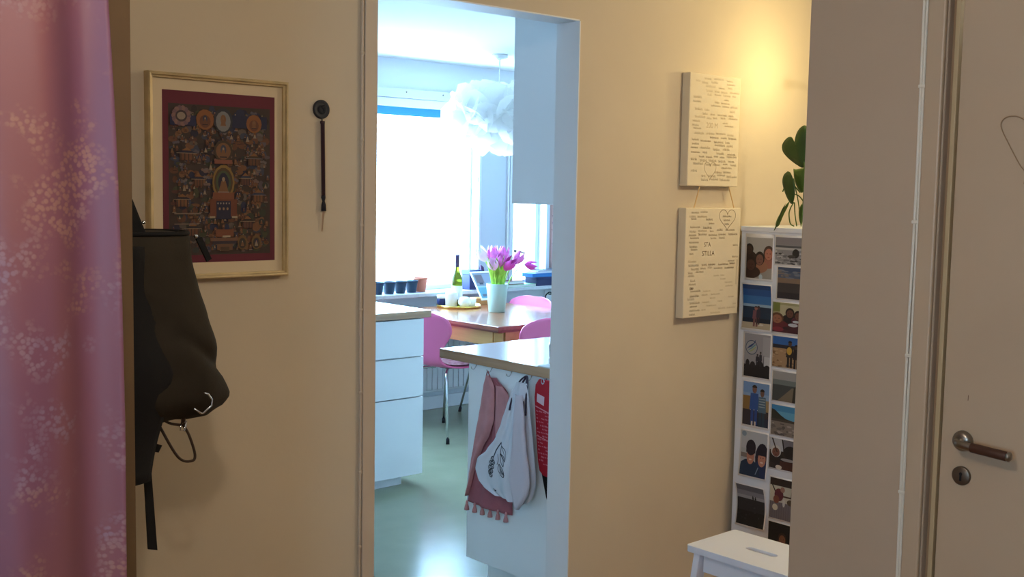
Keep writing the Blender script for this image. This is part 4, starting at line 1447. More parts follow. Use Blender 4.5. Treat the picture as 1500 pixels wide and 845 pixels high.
# things on that worktop, mostly behind the doorway edge
b = MB()
b.lathe([(0.035, 0), (0.04, 0.004), (0.042, 0.05), (0.036, 0.06), (0.0005, 0.062)], (2.985, 3.02, 0.9102), 20)
tag(b.build('black_jar', flat(16, 18, 22, 0.3), smooth=True), 'small black round jar on the worktop at the doorway edge', 'jar')
tag(box('folded_paper', mat('pale_paper', rgb(224, 232, 232), 0.7), 2.782, 2.93, 2.70, 2.925, 0.9102, 0.9135), 'folded white paper on the worktop above the bags', 'paper')

# hooks under the worktop edge
HKY = [(3.267, 'bare hook under the worktop nearest its far corner'), (3.176, 'hook holding the pink towel'), (3.065, 'bare hook between towel and tote bag'), (2.957, 'hook holding the white tote bag'), (2.879, 'hook holding the red pouch')]
for y, lab in HKY:
    b = MB()
    b.tube(smooth_path([(2.787, y, 0.8732), (2.780, y, 0.862), (2.772, y, 0.855), (2.763, y, 0.857), (2.758, y, 0.866)], 4), 0.0017, 6)
    tag(b.build('cup_hook', M_CHROME, smooth=True), 'small chrome ' + lab, 'hook', 'hooks under the worktop')


# ---- hanging cloths: rows of (z, y_left, y_right)
def cloth_fn(rows, base, bulge, folds, off=0.0):
    zt, zb = rows[0][0], rows[-1][0]

    def f(u, v):
        z = zt + (zb - zt) * v
        yl, yr = lerp_table(rows, z)
        y = yl + (yr - yl) * u
        d = bulge(v) * (math.sin(PI * min(1, max(0, u))) ** 0.6)
        for amp, fr, ph, sk in folds:
            d += amp * math.sin(fr * u + ph + sk * v) * min(1, v * 3 + 0.15)
        return (base - max(0.001, d) - off, y, z)
    return f


def strip_fn(f, off=0.0012):
    return lambda u, v: (f(u, v)[0] - off, f(u, v)[1], f(u, v)[2])


def cloth_obj(name, f, m, parent, back=0.0, nu=40, nv=44):
    b = MB()
    b.grid(f, nu, nv)
    return b.build(name, m, parent, smooth=True, solid=0.002)


# pink towel with tassels
tw = thing('tea_towel', 'dusty pink towel with tassels hanging under the worktop', 'towel', (2.77, 3.18, 0.33))
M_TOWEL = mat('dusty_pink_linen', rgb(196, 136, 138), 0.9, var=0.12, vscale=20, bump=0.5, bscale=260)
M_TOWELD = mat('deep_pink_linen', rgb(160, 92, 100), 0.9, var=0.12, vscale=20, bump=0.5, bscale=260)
rows_in = [(0.835, 3.188, 3.150), (0.79, 3.198, 3.085), (0.72, 3.200, 3.060), (0.60, 3.225, 3.055), (0.45, 3.268, 3.05), (0.333, 3.300, 3.045)]
f_in = cloth_fn(rows_in, 2.786, lambda v: 0.006 + 0.016 * v, [(0.004, 13, 0.5, 1.0), (0.002, 29, 0, 2)])
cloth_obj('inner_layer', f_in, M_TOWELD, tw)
rows_out = [(0.845, 3.188, 3.168), (0.80, 3.205, 3.142), (0.74, 3.215, 3.140), (0.68, 3.228, 3.142), (0.62, 3.243, 3.165), (0.56, 3.254, 3.205), (0.50, 3.266, 3.235), (0.44, 3.277, 3.256), (0.36, 3.293, 3.284)]
f_out = cloth_fn(rows_out, 2.770, lambda v: 0.010 + 0.004 * v, [(0.003, 9, 0.3, 1.5)])
cloth_obj('outer_fold', f_out, M_TOWEL, tw)
rows_r = [(0.812, 3.135, 3.100), (0.78, 3.135, 3.062), (0.72, 3.134, 3.045), (0.62, 3.132, 3.04)]
f_r = cloth_fn(rows_r, 2.772, lambda v: 0.008, [(0.003, 8, 0.3, 1.5)])
cloth_obj('side_fold', f_r, M_TOWEL, tw)
b = MB()
b.tube(smooth_path([(2.766, 3.186, 0.838), (2.764, 3.181, 0.852), (2.764, 3.176, 0.861), (2.764, 3.171, 0.852), (2.768, 3.164, 0.832)], 5), 0.0022, 6)
b.build('loop', M_TOWELD, tw, smooth=True)
for y in (3.292, 3.245, 3.20, 3.155, 3.11, 3.065):
    b = MB()
    z0 = 0.335 + (3.30 - y) * 0.02
    b.lathe([(0.002, 0.004), (0.006, -0.004), (0.0045, -0.009), (0.009, -0.024), (0.010, -0.034), (0.0005, -0.036)], (2.768, y, z0), 10)
    b.build('tassel', M_TOWEL, tw, smooth=True)

# white tote bag with a drawn flower
tb = thing('tote_bag', 'white cloth tote bag with a dark flower drawing', 'bag', (2.75, 3.03, 0.405))
M_TOTE = mat('white_cotton', rgb(214, 214, 222), 0.9, var=0.05, vscale=10, bump=0.4, bscale=260)
rows_t = [(0.848, 2.990, 2.940), (0.80, 3.018, 2.926), (0.75, 3.035, 2.918), (0.69, 3.058, 2.908), (0.63, 3.088, 2.898), (0.57, 3.140, 2.888), (0.53, 3.192, 2.882), (0.49, 3.203, 2.880), (0.45, 3.186, 2.890), (0.425, 3.150, 2.905), (0.408, 3.09, 2.925)]
f_t = cloth_fn(rows_t, 2.744, lambda v: 0.012 + 0.050 * v * (1.15 - v), [(0.008, 10.5, 1.2, 0.6), (0.004, 21, 0.4, 1.4)])
b = MB()
b.grid(f_t, 48, 48)
b.grid(lambda u, v: (2.7465, f_t(u, v)[1], f_t(u, v)[2]), 48, 2)
b.build('bag_body', M_TOTE, tb, smooth=True, fixn=False)
M_PIPE = mat('dark_violet_piping', rgb(58, 48, 66), 0.8)
b = MB()
b.tube(smooth_path([(2.728, 3.012, 0.742), (2.738, 3.004, 0.80), (2.752, 2.985, 0.85), (2.760, 2.958, 0.871), (2.752, 2.944, 0.85), (2.735, 2.932, 0.79), (2.722, 2.918, 0.738)], 6), 0.0035, 6)
b.build('handle', M_PIPE, tb, smooth=True)
b = MB()
b.tube(smooth_path([(2.742, 2.99, 0.80), (2.752, 2.975, 0.84), (2.760, 2.957, 0.868), (2.752, 2.95, 0.84), (2.735, 2.945, 0.78), (2.722, 2.93, 0.735)], 6), 0.004, 6)
b.build('handle', M_PIPE, tb, smooth=True)
b = MB()
M_DRAW = flat(52, 54, 66)


def draw(pts, w=0.010):
    w = w * 1.5
    q = smooth_path([(p[0], p[1], 0) for p in pts], 5)
    zt, zb = rows_t[0][0], rows_t[-1][0]

    def on_bag(y, z):
        v = (zt - z) / (zt - zb)
        yl, yr = lerp_table(rows_t, z)
        u = (y - yl) / (yr - yl)
        p = f_t(u, v)
        return (p[0] - 0.0008, y, z)
    b.ribbon([(p.x, p.y) for p in q], w, on_bag, M_DRAW)


draw([(3.052, 0.615), (3.068, 0.598), (3.085, 0.575), (3.094, 0.553)], 0.004)
draw([(3.052, 0.615), (3.046, 0.605)], 0.0022)
for c_, r_ in (((3.100, 0.545), 0.010), ((3.090, 0.535), 0.009), ((3.108, 0.528), 0.010), ((3.096, 0.518), 0.010), ((3.112, 0.510), 0.011), ((3.102, 0.500), 0.010), ((3.114, 0.492), 0.009), ((3.106, 0.484), 0.010)):
    draw([(c_[0] + r_ * math.cos(a), c_[1] + r_ * 0.8 * math.sin(a)) for a in [PI * 2 * k / 8 for k in range(9)]], 0.0026)
    draw([(c_[0] - r_ * 0.5, c_[1] - r_ * 0.3), (c_[0] + r_ * 0.5, c_[1] + r_ * 0.3)], 0.003)
for tip, base in (((3.012, 0.553), (3.046, 0.605)), ((3.016, 0.535), (3.050, 0.575))):
    dx, dz = tip[0] - base[0], tip[1] - base[1]
    nx, nz = -dz, dx
    draw([base, (base[0] + dx * 0.5 + nx * 0.28, base[1] + dz * 0.5 + nz * 0.28), tip, (base[0] + dx * 0.5 - nx * 0.22, base[1] + dz * 0.5 - nz * 0.22), base], 0.0022)
    draw([base, tip], 0.0016)
for k in range(5):
    draw([(3.050 - k * 0.008, 0.532 - k * 0.005), (3.042 - k * 0.008, 0.505 - k * 0.001)], 0.0028)
draw([(3.056, 0.535), (3.060, 0.510), (3.020, 0.495), (3.012, 0.503), (3.020, 0.522), (3.056, 0.535)], 0.0024)
draw([(3.066, 0.57), (3.060, 0.55), (3.068, 0.53)], 0.002)
draw([(3.094, 0.434), (3.086, 0.428), (3.076, 0.430)], 0.004)
b.build('flower_print', None, tb, fixn=False)

rows_g = [(0.81, 2.962, 2.928), (0.72, 2.968, 2.912), (0.62, 2.972, 2.899), (0.54, 2.982, 2.882), (0.50, 2.985, 2.877), (0.46, 2.975, 2.884), (0.43, 2.962, 2.902), (0.394, 2.945, 2.932)]
f_g = cloth_fn(rows_g, 2.715, lambda v: 0.012 + 0.02 * v * (1.3 - v), [(0.004, 7, 0.5, 0.8)])
cloth_obj('side_gusset', f_g, mat('pinkish_cotton', rgb(204, 194, 202), 0.9, bump=0.4, bscale=260), tb, nu=20, nv=30)

# red pouch and the black strap below it
rpch = thing('red_pouch', 'flat red pouch with white printing hanging by the doorway edge', 'pouch', (2.77, 2.87, 0.52))
b = MB()
red = [(2.905, 0.868), (2.922, 0.845), (2.926, 0.80), (2.915, 0.68), (2.902, 0.57), (2.892, 0.535), (2.872, 0.52), (2.82, 0.515), (2.80, 0.53), (2.80, 0.845), (2.815, 0.868)]
b.prism(red, lambda u, v: (2.769, u, v), lambda u, v: (2.780, u, v))
b.build('pouch_body', mat('red_fabric', rgb(176, 22, 40), 0.6, bump=0.2, bscale=200), rpch, bevel=0.004)
b = MB()
M_RW = flat(226, 196, 204)
rr = random.Random(9)
PFN = lambda u, v: (2.7685, u, v)
b.add([PFN(*p) for p in ((2.910, 0.815), (2.872, 0.807), (2.874, 0.774), (2.911, 0.785))], [(0, 1, 2, 3)], M_RW)
for k in range(16):
    z = 0.752 - k * 0.0125
    y = 2.914 - k * 0.0014
    while y > 2.83:
        w = rr.uniform(0.006, 0.018)
        if rr.random() < 0.75:
            b.ribbon([(y, z), (y - w, z - 0.002)], rr.uniform(0.003, 0.006), PFN, flat(206, 110, 124))
        y -= w + 0.004
b.ribbon([(2.918, 0.768), (2.83, 0.748)], 0.004, PFN, flat(220, 150, 160))
b.ribbon([(2.908, 0.662), (2.83, 0.648)], 0.003, PFN, flat(220, 150, 160))
b.build('printing', None, rpch, fixn=False)
b = MB()
b.tube([(2.766, 2.879 + 0.007 * math.cos(a), 0.862 + 0.009 * math.sin(a)) for a in [2 * PI * k / 12 for k in range(13)]], 0.002, 6)
b.build('hanging_ring', M_CHROME, rpch, smooth=True)
b = MB()
b.prism([(2.898, 0.545), (2.84, 0.545), (2.838, 0.42), (2.856, 0.424), (2.866, 0.44)], lambda u, v: (2.7815, u, v), lambda u, v: (2.787, u, v))
tag(b.build('black_cloth', M_BLACK), 'black cloth hanging behind the red pouch', 'cloth')

# ================================================================== KITCHEN: TABLE AND CHAIRS
tbl = thing('dining_table', 'square wooden dining table by the kitchen window', 'table', (4.81, 5.44, 0))
TX0, TX1, TY0, TY1 = 4.328, 5.30, 4.888, 6.00
box('table_top', M_TABLE, TX0 + 0.006, TX1 - 0.006, TY0 + 0.006, TY1 - 0.006, 0.722, 0.740, tbl, 0.003)
for a in ((TX0, TX0 + 0.0058, TY0, TY1), (TX1 - 0.0058, TX1, TY0, TY1), (TX0 + 0.006, TX1 - 0.006, TY0, TY0 + 0.0058), (TX0 + 0.006, TX1 - 0.006, TY1 - 0.0058, TY1)):
    box('edge_moulding', M_TEDGE, a[0], a[1], a[2], a[3], 0.714, 0.7385, tbl, 0.002)
box('under_frame', M_TEDGE, TX0 + 0.02, TX1 - 0.02, TY0 + 0.02, TY1 - 0.02, 0.700, 0.7215, tbl)
for a in ((4.36, 4.38, 4.97, 5.92), (5.25, 5.27, 4.97, 5.92), (4.42, 5.21, 4.925, 4.945), (4.42, 5.21, 5.945, 5.965)):
    box('apron', M_APRON, a[0], a[1], a[2], a[3], 0.615, 0.6995, tbl, 0.002)
for x in (4.374, 5.254):
    for y in (4.934, 5.952):
        b = MB()
        b.tube([(x, y, 0.0), (x, y, 0.02), (x, y, 0.58), (x, y, 0.6995)], [0.024, 0.026, 0.036, 0.038], 4)
        b.build('leg', M_APRON, tbl, bevel=0.004)

ch0 = thing('shell_chair', 'x', 'chair', (0, 0, 0), 'pink shell chairs around the table')
# side profile of the shell (x forward, z up) and its half width
PROF = [(0.245, 0.428, 0.130), (0.225, 0.440, 0.185), (0.15, 0.447, 0.212), (0.05, 0.440, 0.215), (-0.05, 0.434, 0.200), (-0.12, 0.438, 0.170), (-0.175, 0.455, 0.135), (-0.207, 0.490, 0.116), (-0.225, 0.535, 0.122),
        (-0.240, 0.585, 0.158), (-0.252, 0.635, 0.200), (-0.265, 0.685, 0.226), (-0.280, 0.735, 0.222), (-0.290, 0.765, 0.192), (-0.296, 0.785, 0.130), (-0.298, 0.791, 0.060)]
sp = smooth_path([(p[0], p[1], p[2]) for p in PROF], 4)


def shell_pt(u, v):
    k = v * (len(sp) - 1)
    i = min(int(k), len(sp) - 2)
    p = sp[i].lerp(sp[i + 1], k - i)
    s = u * 2 - 1
    y = s * p.z
    bend = 0.03 * (s * s) * (p.z / 0.22)
    back = max(0.0, min(1.0, (p.y - 0.46) / 0.12))
    return (p.x + bend * back, y, p.y + bend * 0.4 * (1 - back))


b = MB()
b.grid(shell_pt, 16, len(sp) - 1)
b.build('shell', M_PINK, ch0, smooth=True, solid=0.010)
for sx, sy in ((1, 1), (1, -1), (-1, 1), (-1, -1)):
    b = MB()
    top = Vector((sx * 0.06, sy * 0.05, 0.424))
    knee = Vector((sx * 0.15 - 0.02, sy * 0.13, 0.418))
    foot = Vector((sx * 0.225 - 0.02, sy * 0.215, 0.012))
    b.tube([top, top.lerp(knee, 0.8), knee + Vector((sx * 0.012, sy * 0.012, -0.012)), knee.lerp(foot, 0.15) + Vector((sx * 0.008, sy * 0.008, 0)), foot], 0.0075, 10)
    lg = b.build('leg', M_CHROME, ch0, smooth=True)
    b = MB()
    b.tube([foot + Vector((-sx * 0.004, -sy * 0.004, 0.02)), foot + Vector((0, 0, -0.012))], 0.011, 10)
    b.build('rubber_foot', M_RUBBER, lg, smooth=True)
b = MB()
b.lathe([(0.06, 0.0), (0.065, 0.004), (0.065, 0.01), (0.0005, 0.012)], (0, 0, 0.418), 18)
b.build('hub', M_RUBBER, ch0, smooth=True)


def copy_tree(o, parent=None):
    c = o.copy()
    COL.objects.link(c)
    c.parent = parent
    for k in list(o.children):
        copy_tree(k, c)
    return c


CH = [(4.44, 5.48, math.radians(10), 'pink shell chair with a patterned seat pad beside the drawer cabinet'),
      (4.62, 5.01, PI / 2, 'pink shell chair pushed in at the near side of the table'),
      (5.13, 5.735, PI, 'pink shell chair behind the tulip vase, across the table')]
chairs = [ch0, copy_tree(ch0), copy_tree(ch0)]
for o, (x, y, rz, lab) in zip(chairs, CH):
    o.location = (x, y, 0)
    o.rotation_euler = (0, 0, rz)
    o['label'] = lab
# seat pad on the first chair
b = MB()


def pad_pt(s):
    def f(u, v):
        p = shell_pt(0.06 + 0.88 * u, 0.03 + 0.42 * v)
        e = min(1, 6 * min(u, 1 - u, v, 1 - v) + 0.1)
        ca, sa = math.cos(math.radians(10)), math.sin(math.radians(10))
        return (p[0] * ca - p[1] * sa + 4.44, p[0] * sa + p[1] * ca + 5.48, p[2] + 0.013 + (0.018 * e if s else 0.0))
    return f


b.grid(pad_pt(1), 16, 16)
b.grid(pad_pt(0), 16, 16)
M_PAD = mat('rose_patterned_pad', rgb(226, 190, 196), 0.85, var=0.5, vscale=34, color2=rgb(168, 88, 98))
tag(b.build('seat_pad', M_PAD, smooth=True), 'rose patterned seat pad on the chair by the drawer cabinet', 'cushion')

# ---- on the table
vs_ = thing('flower_vase', 'pale green tall vase with pink tulips on the table', 'vase', (4.855, 5.50, 0.74))
VC = (4.855, 5.50, 0.7402)
b = MB()
b.lathe([(0.052, 0.0), (0.054, 0.003), (0.0715, 0.183), (0.0695, 0.185), (0.067, 0.18), (0.05, 0.01), (0.0005, 0.01)], VC, 32)
b.build('vase_body', M_VASE, vs_, smooth=True)
M_TUL = [mat('tulip_pink', rgb(244, 132, 216), 0.5, var=0.25, vscale=40), mat('tulip_pale_pink', rgb(250, 206, 232), 0.5, var=0.1, vscale=40), mat('tulip_white', rgb(246, 236, 240), 0.5), mat('tulip_deep_pink', rgb(226, 84, 190), 0.5, var=0.2, vscale=40)]
VECS = [((4.765, 5.55, 1.110), 2, (-0.5, 0.1, 0.8), 0.057), ((4.775, 5.45, 1.050), 1, (-0.5, -0.3, 0.6), 0.050), ((4.815, 5.50, 1.108), 0, (-0.1, 0, 1), 0.055), ((4.878, 5.42, 1.052), 3, (0.15, -0.6, 0.6), 0.060),
        ((4.920, 5.52, 1.110), 0, (0.25, 0, 1), 0.055), ((5.005, 5.47, 1.085), 0, (0.5, -0.2, 0.7), 0.055), ((5.105, 5.46, 1.040), 3, (0.9, -0.2, -0.1), 0.045), ((4.868, 5.56, 1.12), 1, (0.1, 0.1, 1), 0.052), ((4.84, 5.46, 1.075), 0, (-0.1, -0.3, 0.9), 0.052)]


def tulip(c, mi, d, s):
    d = Vector(d).normalized()
    q = d.to_track_quat('Z', 'Y').to_matrix()
    cv = Vector(c)
    hd_ = None
    b = MB()
    base = cv - d * s * 0.9
    root = Vector((VC[0] + (cv.x - VC[0]) * 0.12, VC[1] + (cv.y - VC[1]) * 0.12, 0.80))
    rim = Vector((VC[0] + (cv.x - VC[0]) * 0.35, VC[1] + (cv.y - VC[1]) * 0.35, 0.93))
    b.tube(smooth_path([root, rim, rim.lerp(base, 0.55) + Vector((0, 0, 0.02)), base], 5), 0.004, 7)
    stm = b.build('stem', M_STEM, vs_, smooth=True)
    b = MB()
    for k in range(6):
        a = k * PI / 3 + (0.25 if k % 2 else 0)
        inner = k % 2

        def petal(u, v, a=a, inner=inner):
            w = math.sin(PI * (0.10 + 0.88 * v) ** 0.85) * 0.62
            th = a + (u - 0.5) * 2 * w
            rad = s * (0.12 + 0.58 * math.sin(PI * 0.5 * min(1, v * 1.7)) - 0.16 * max(0, v - 0.6) / 0.4 * (1.2 if inner else 0.6))
            rad *= 1 - 0.1 * abs(u - 0.5)
            z = -s * 0.9 + v * s * 1.9
            return cv + q @ Vector((rad * math.cos(th), rad * math.sin(th), z))
        b.grid(petal, 6, 8)
    b.build('blossom', M_TUL[mi], stm, smooth=True, solid=0.0012)


for a in VECS:
    tulip(*a)
for k, (dx, dy, h_, w_) in enumerate(((-0.075, -0.02, 0.17, 0.02), (-0.05, -0.05, 0.20, 0.022), (-0.01, -0.07, 0.17, 0.024), (0.03, -0.06, 0.15, 0.024), (0.07, -0.03, 0.20, 0.018), (0.085, 0.02, 0.22, 0.016), (-0.03, 0.05, 0.22, 0.02), (0.03, 0.05, 0.2, 0.02), (-0.062, -0.035, 0.14, 0.016), (0.0, -0.05, 0.21, 0.016))):
    b = MB()

    def lf(u, v, dx=dx, dy=dy, h_=h_, w_=w_):
        s = (u - 0.5) * 2 * w_ * (math.sin(PI * (0.08 + 0.92 * v) ** 0.7) + 0.08)
        e = Vector((-dy, dx, 0)).normalized()
        c = Vector((VC[0] + dx * (0.45 + 0.75 * v * v), VC[1] + dy * (0.45 + 0.75 * v * v), 0.90 + h_ * v))
        n = Vector((dx, dy, 0)).normalized()
        return c + e * s - n * (abs(u - 0.5) * -0.012)
    b.grid(lf, 4, 8)
    b.build('leaf', M_STEM, vs_, smooth=True, solid=0.001)

# gold tray with its little things
TC = (4.835, 5.865)
b = MB()
b.lathe([(0.145, 0.0), (0.15, 0.002), (0.152, 0.018), (0.148, 0.018), (0.145, 0.005), (0.0005, 0.005)], (TC[0], TC[1], 0.7402), 40)
tag(b.build('serving_tray', M_GOLDB, smooth=True), 'round gold tray holding the wine bottle on the table', 'tray')
TZ = 0.7456
bt = thing('wine_bottle', 'green wine bottle with a dark capsule on the gold tray', 'bottle', (4.845, 5.90, TZ))
b = MB()
b.lathe([(0.03, 0.0), (0.036, 0.004), (0.0365, 0.02), (0.0365, 0.17), (0.034, 0.19), (0.024, 0.215), (0.0155, 0.24), (0.0135, 0.255), (0.0135, 0.315), (0.0005, 0.317)], (4.845, 5.90, TZ), 28)
b.build('glass_body', M_BOTTLE, bt, smooth=True)
b = MB()
b.lathe([(0.0142, 0.262), (0.0145, 0.33), (0.0152, 0.332), (0.0152, 0.343), (0.0135, 0.346), (0.0005, 0.346)], (4.845, 5.90, TZ), 20)
b.build('capsule', mat('violet_foil', rgb(70, 64, 96), 0.35, 0.4), bt, smooth=True)
b = MB()
b.lathe([(0.037, 0.045), (0.0372, 0.046), (0.0372, 0.135), (0.037, 0.136)], (4.845, 5.90, TZ), 28)
b.build('label_band', M_PAPER, bt, smooth=True)
b = MB()
b.lathe([(0.034, 0), (0.04, 0.004), (0.042, 0.085), (0.041, 0.10), (0.038, 0.10), (0.036, 0.01), (0.0005, 0.008)], (4.765, 5.86, TZ), 28)
jug = tag(b.build('white_mug', M_CERAM, smooth=True), 'tall white mug on the gold tray before the bottle', 'mug')
b = MB()
b.lathe([(0.015, 0), (0.03, 0.006), (0.042, 0.025), (0.044, 0.042), (0.036, 0.062), (0.022, 0.070), (0.0005, 0.071)], (4.815, 5.782, TZ), 28)
tag(b.build('round_candle', M_CERAM, smooth=True), 'white ball candle on the gold tray', 'candle')
b = MB()
b.lathe([(0.05, 0), (0.055, 0.003), (0.058, 0.05), (0.055, 0.05), (0.05, 0.006), (0.0005, 0.005)], (4.90, 5.85, TZ), 28)
tag(b.build('white_bowl', M_CERAM, smooth=True), 'low white bowl on the gold tray nearest the tablet', 'bowl')
jr = thing('small_jar', 'small navy jar with a white lid at the edge of the gold tray', 'jar', (4.735, 5.93, TZ))
b = MB()
b.lathe([(0.026, 0), (0.029, 0.003), (0.029, 0.05), (0.027, 0.052), (0.0005, 0.052)], (4.735, 5.93, TZ), 20)
b.build('jar_body', mat('navy_glaze', rgb(36, 46, 92), 0.3), jr, smooth=True)
b = MB()
b.lathe([(0.028, 0.0525), (0.030, 0.054), (0.030, 0.07), (0.026, 0.075), (0.0005, 0.076)], (4.735, 5.93, TZ), 20)
b.build('lid', M_CERAM, jr, smooth=True)

# tablet leaning on a wooden stand
tt = thing('tablet_computer', 'white tablet leaning on a small wooden stand on the table', 'tablet', (5.02, 5.86, 0.74))
rotz = Matrix.Rotation(math.radians(-4), 3, 'Z') @ Matrix.Rotation(math.radians(-38), 3, 'X')
tc_ = Vector((5.08, 5.88, 0.872))
b = MB()
b.obox(tc_, 0.165, 0.008, 0.235, rotz)
b.build('case', M_CABW, tt, bevel=0.003)
b = MB()


def tfn(u, v, o=0.0046):
    return tc_ + rotz @ Vector(((u - 0.5) * 0.145, -o, (v - 0.5) * 0.205))


for i, (x0, y0, x1, y1, c) in enumerate(((0, 0, 1, 1, (112, 120, 136)), (0, 0.45, 1, 1, (128, 138, 152)), (0, 0, 1, 0.45, (96, 156, 178)), (0.08, 0.6, 0.5, 0.92, (104, 96, 106)), (0.55, 0.55, 0.95, 0.95, (132, 146, 166)), (0.0, 0.42, 1, 0.48, (150, 186, 198)), (0.1, 0.06, 0.9, 0.16, (92, 104, 124)), (0.2, 0.54, 0.42, 0.62, (52, 60, 78)))):
    b.add([tfn(x0, y0, 0.0044 + i * 2e-5), tfn(x1, y0, 0.0044 + i * 2e-5), tfn(x1, y1, 0.0044 + i * 2e-5), tfn(x0, y1, 0.0044 + i * 2e-5)], [(0, 1, 2, 3)], flat(*c, 0.15))
b.build('screen', None, tt, fixn=False)
b = MB()
b.obox((5.09, 5.935, 0.7625), 0.14, 0.10, 0.045, Matrix.Rotation(math.radians(-22), 3, 'Z'))
b.build('wooden_stand', M_APRON, tt, bevel=0.003)

# ================================================================== KITCHEN: WINDOW SILL
def pot(x, y, s, m, label, group, name='nursery_pot'):
    t = thing(name, label, 'pot', (x, y, ZS), group)
    b = MB()
    b.lathe([(0.030 * s, 0), (0.032 * s, 0.002), (0.041 * s, 0.070 * s), (0.045 * s, 0.071 * s), (0.045 * s, 0.082 * s), (0.041 * s, 0.082 * s), (0.038 * s, 0.065 * s), (0.0005, 0.065 * s)], (x, y, ZS), 24)
    b.build('pot_body', m, t, smooth=True)
    b = MB()
    b.lathe([(0.038 * s, 0.066 * s), (0.0005, 0.07 * s)], (x, y, ZS), 16)
    b.build('soil', M_SOIL, t)
    return t


for k, x in enumerate((4.335, 4.430, 4.522, 4.616)):
    pot(x, 6.105, 1.0, M_NAVYPOT, 'dark blue plastic plant pot on the sill, ' + ('first from the doorway edge', 'second from the doorway edge', 'third from the doorway edge', 'last before the terracotta pot')[k], 'blue pots on the sill')
pot(4.705, 6.125, 1.18, M_TERRA, 'terracotta flower pot at the end of the row of blue pots', None, 'terracotta_pot')
b = MB()
b.lathe([(0.028, 0), (0.033, 0.003), (0.035, 0.06), (0.031, 0.062), (0.0005, 0.05)], (4.245, 6.09, ZS), 20)
tag(b.build('pink_cup', mat('pink_glaze', rgb(190, 110, 140), 0.4), smooth=True), 'pink cup at the doorway end of the sill pots', 'cup')
bx = thing('navy_box', 'small navy box on the sill behind the tablet', 'box', (5.12, 6.08, ZS))
box('body', mat('navy_card', rgb(34, 44, 90), 0.5), 5.075, 5.185, 6.04, 6.13, ZS, 0.935, bx, 0.003)
box('lid', mat('navy_lid', rgb(60, 78, 130), 0.5), 5.072, 5.188, 6.037, 6.133, 0.9355, 0.968, bx, 0.003)
b = MB()
b.prism([(0, 0), (0.03, 0.01), (0.0, 0.15), (-0.03, 0.17), (-0.02, 0.08)], lambda u, v: (5.255 + u, 6.10, ZS + v), lambda u, v: (5.255 + u, 6.112, ZS + v))
tag(b.build('violet_wrap', mat('violet_paper', rgb(84, 56, 96), 0.6), bevel=0.003), 'pointed violet paper wrap standing on the sill behind the tulips', 'wrapping')
BK = [('book', 'flat green book on the sill under the red one', 'book', rgb(150, 196, 160), (5.42, 5.72, 6.025, 6.14, ZS, 0.848)),
      ('book', 'dark red book lying on the green one on the sill', 'book', rgb(120, 36, 52), (5.46, 5.60, 6.045, 6.14, 0.8485, 0.876)),
      ('storage_box', 'dark navy storage box on the sill below the small window', 'box', rgb(26, 36, 84), (5.70, 6.02, 6.02, 6.145, ZS, 0.895)),
      ('ring_binder', 'bright blue binder on top of the navy storage box', 'binder', rgb(40, 120, 190), (5.66, 6.01, 6.022, 6.145, 0.8955, 0.922)),
      ('magazine', 'white magazine on top of the blue binder', 'magazine', rgb(232, 234, 238), (5.70, 6.02, 6.03, 6.14, 0.9225, 0.936)),
      ('notebook', 'thin dark notebook crowning the pile under the small window', 'notebook', rgb(84, 92, 110), (5.73, 5.99, 6.035, 6.135, 0.9365, 0.943))]
for n, lab, cat, c, (x0, x1, y0, y1, z0, z1) in BK:
    t = thing(n, lab, cat, ((x0 + x1) / 2, (y0 + y1) / 2, z0))
    mm = mat(n + '_cover_' + str(int(c[0] * 999)), c, 0.5)
    if n in ('storage_box',):
        box('body', mm, x0, x1, y0, y1, z0, z1 - 0.016, t, 0.002)
        box('lid', mm, x0 - 0.002, x1 + 0.002, y0 - 0.002, y1 + 0.002, z1 - 0.0155, z1, t, 0.002)
    else:
        k = (z1 - z0) * 0.16
        box('cover', mm, x0, x1, y0, y1, z0, z0 + k, t)
        box('pages', mm if n == 'ring_binder' else M_PAPER, x0 + 0.004, x1 - 0.003, y0 + 0.003, y1 - 0.003, z0 + k, z1 - k, t)
        box('cover', mm, x0, x1, y0, y1, z1 - k, z1, t)
# socket and lead on the wall under the sill
sk = thing('wall_socket', 'small wall socket with a black lead under the sill', 'socket', (5.93, WY, 0.76))
box('plate', M_CABW, 5.90, 5.98, WY - 0.012, WY - 0.0005, 0.70, 0.78, sk, 0.004)
b = MB()
b.tube(smooth_path([(5.94, WY - 0.012, 0.75), (5.94, WY - 0.05, 0.755), (5.90, WY - 0.06, 0.77), (5.87, WY - 0.05, 0.74), (5.90, WY - 0.045, 0.70), (5.96, WY - 0.045, 0.69), (6.0, WY - 0.05, 0.60)], 5), 0.005, 8)
b.build('lead', M_RUBBER, sk, smooth=True)

# radiator under the window
ra = thing('radiator', 'white panel radiator under the window behind the table', 'radiator', (5.0, 6.08, 0.12))
box('back_panel', M_WHITE, 4.35, 5.75, 6.085, 6.105, 0.13, 0.70, ra, 0.004)
for k in range(30):
    x = 4.36 + k * 0.0468
    box('fin', M_WHITE, x, x + 0.043, 6.074, 6.0848, 0.145, 0.685, ra, 0.006)
box('top_grille', M_WHITE, 4.35, 5.75, 6.06, 6.125, 0.7005, 0.712, ra, 0.003)
for x in (4.6, 5.5):
    box('bracket', M_WHITE, x, x + 0.03, 6.1055, 6.149, 0.2, 0.64, ra)

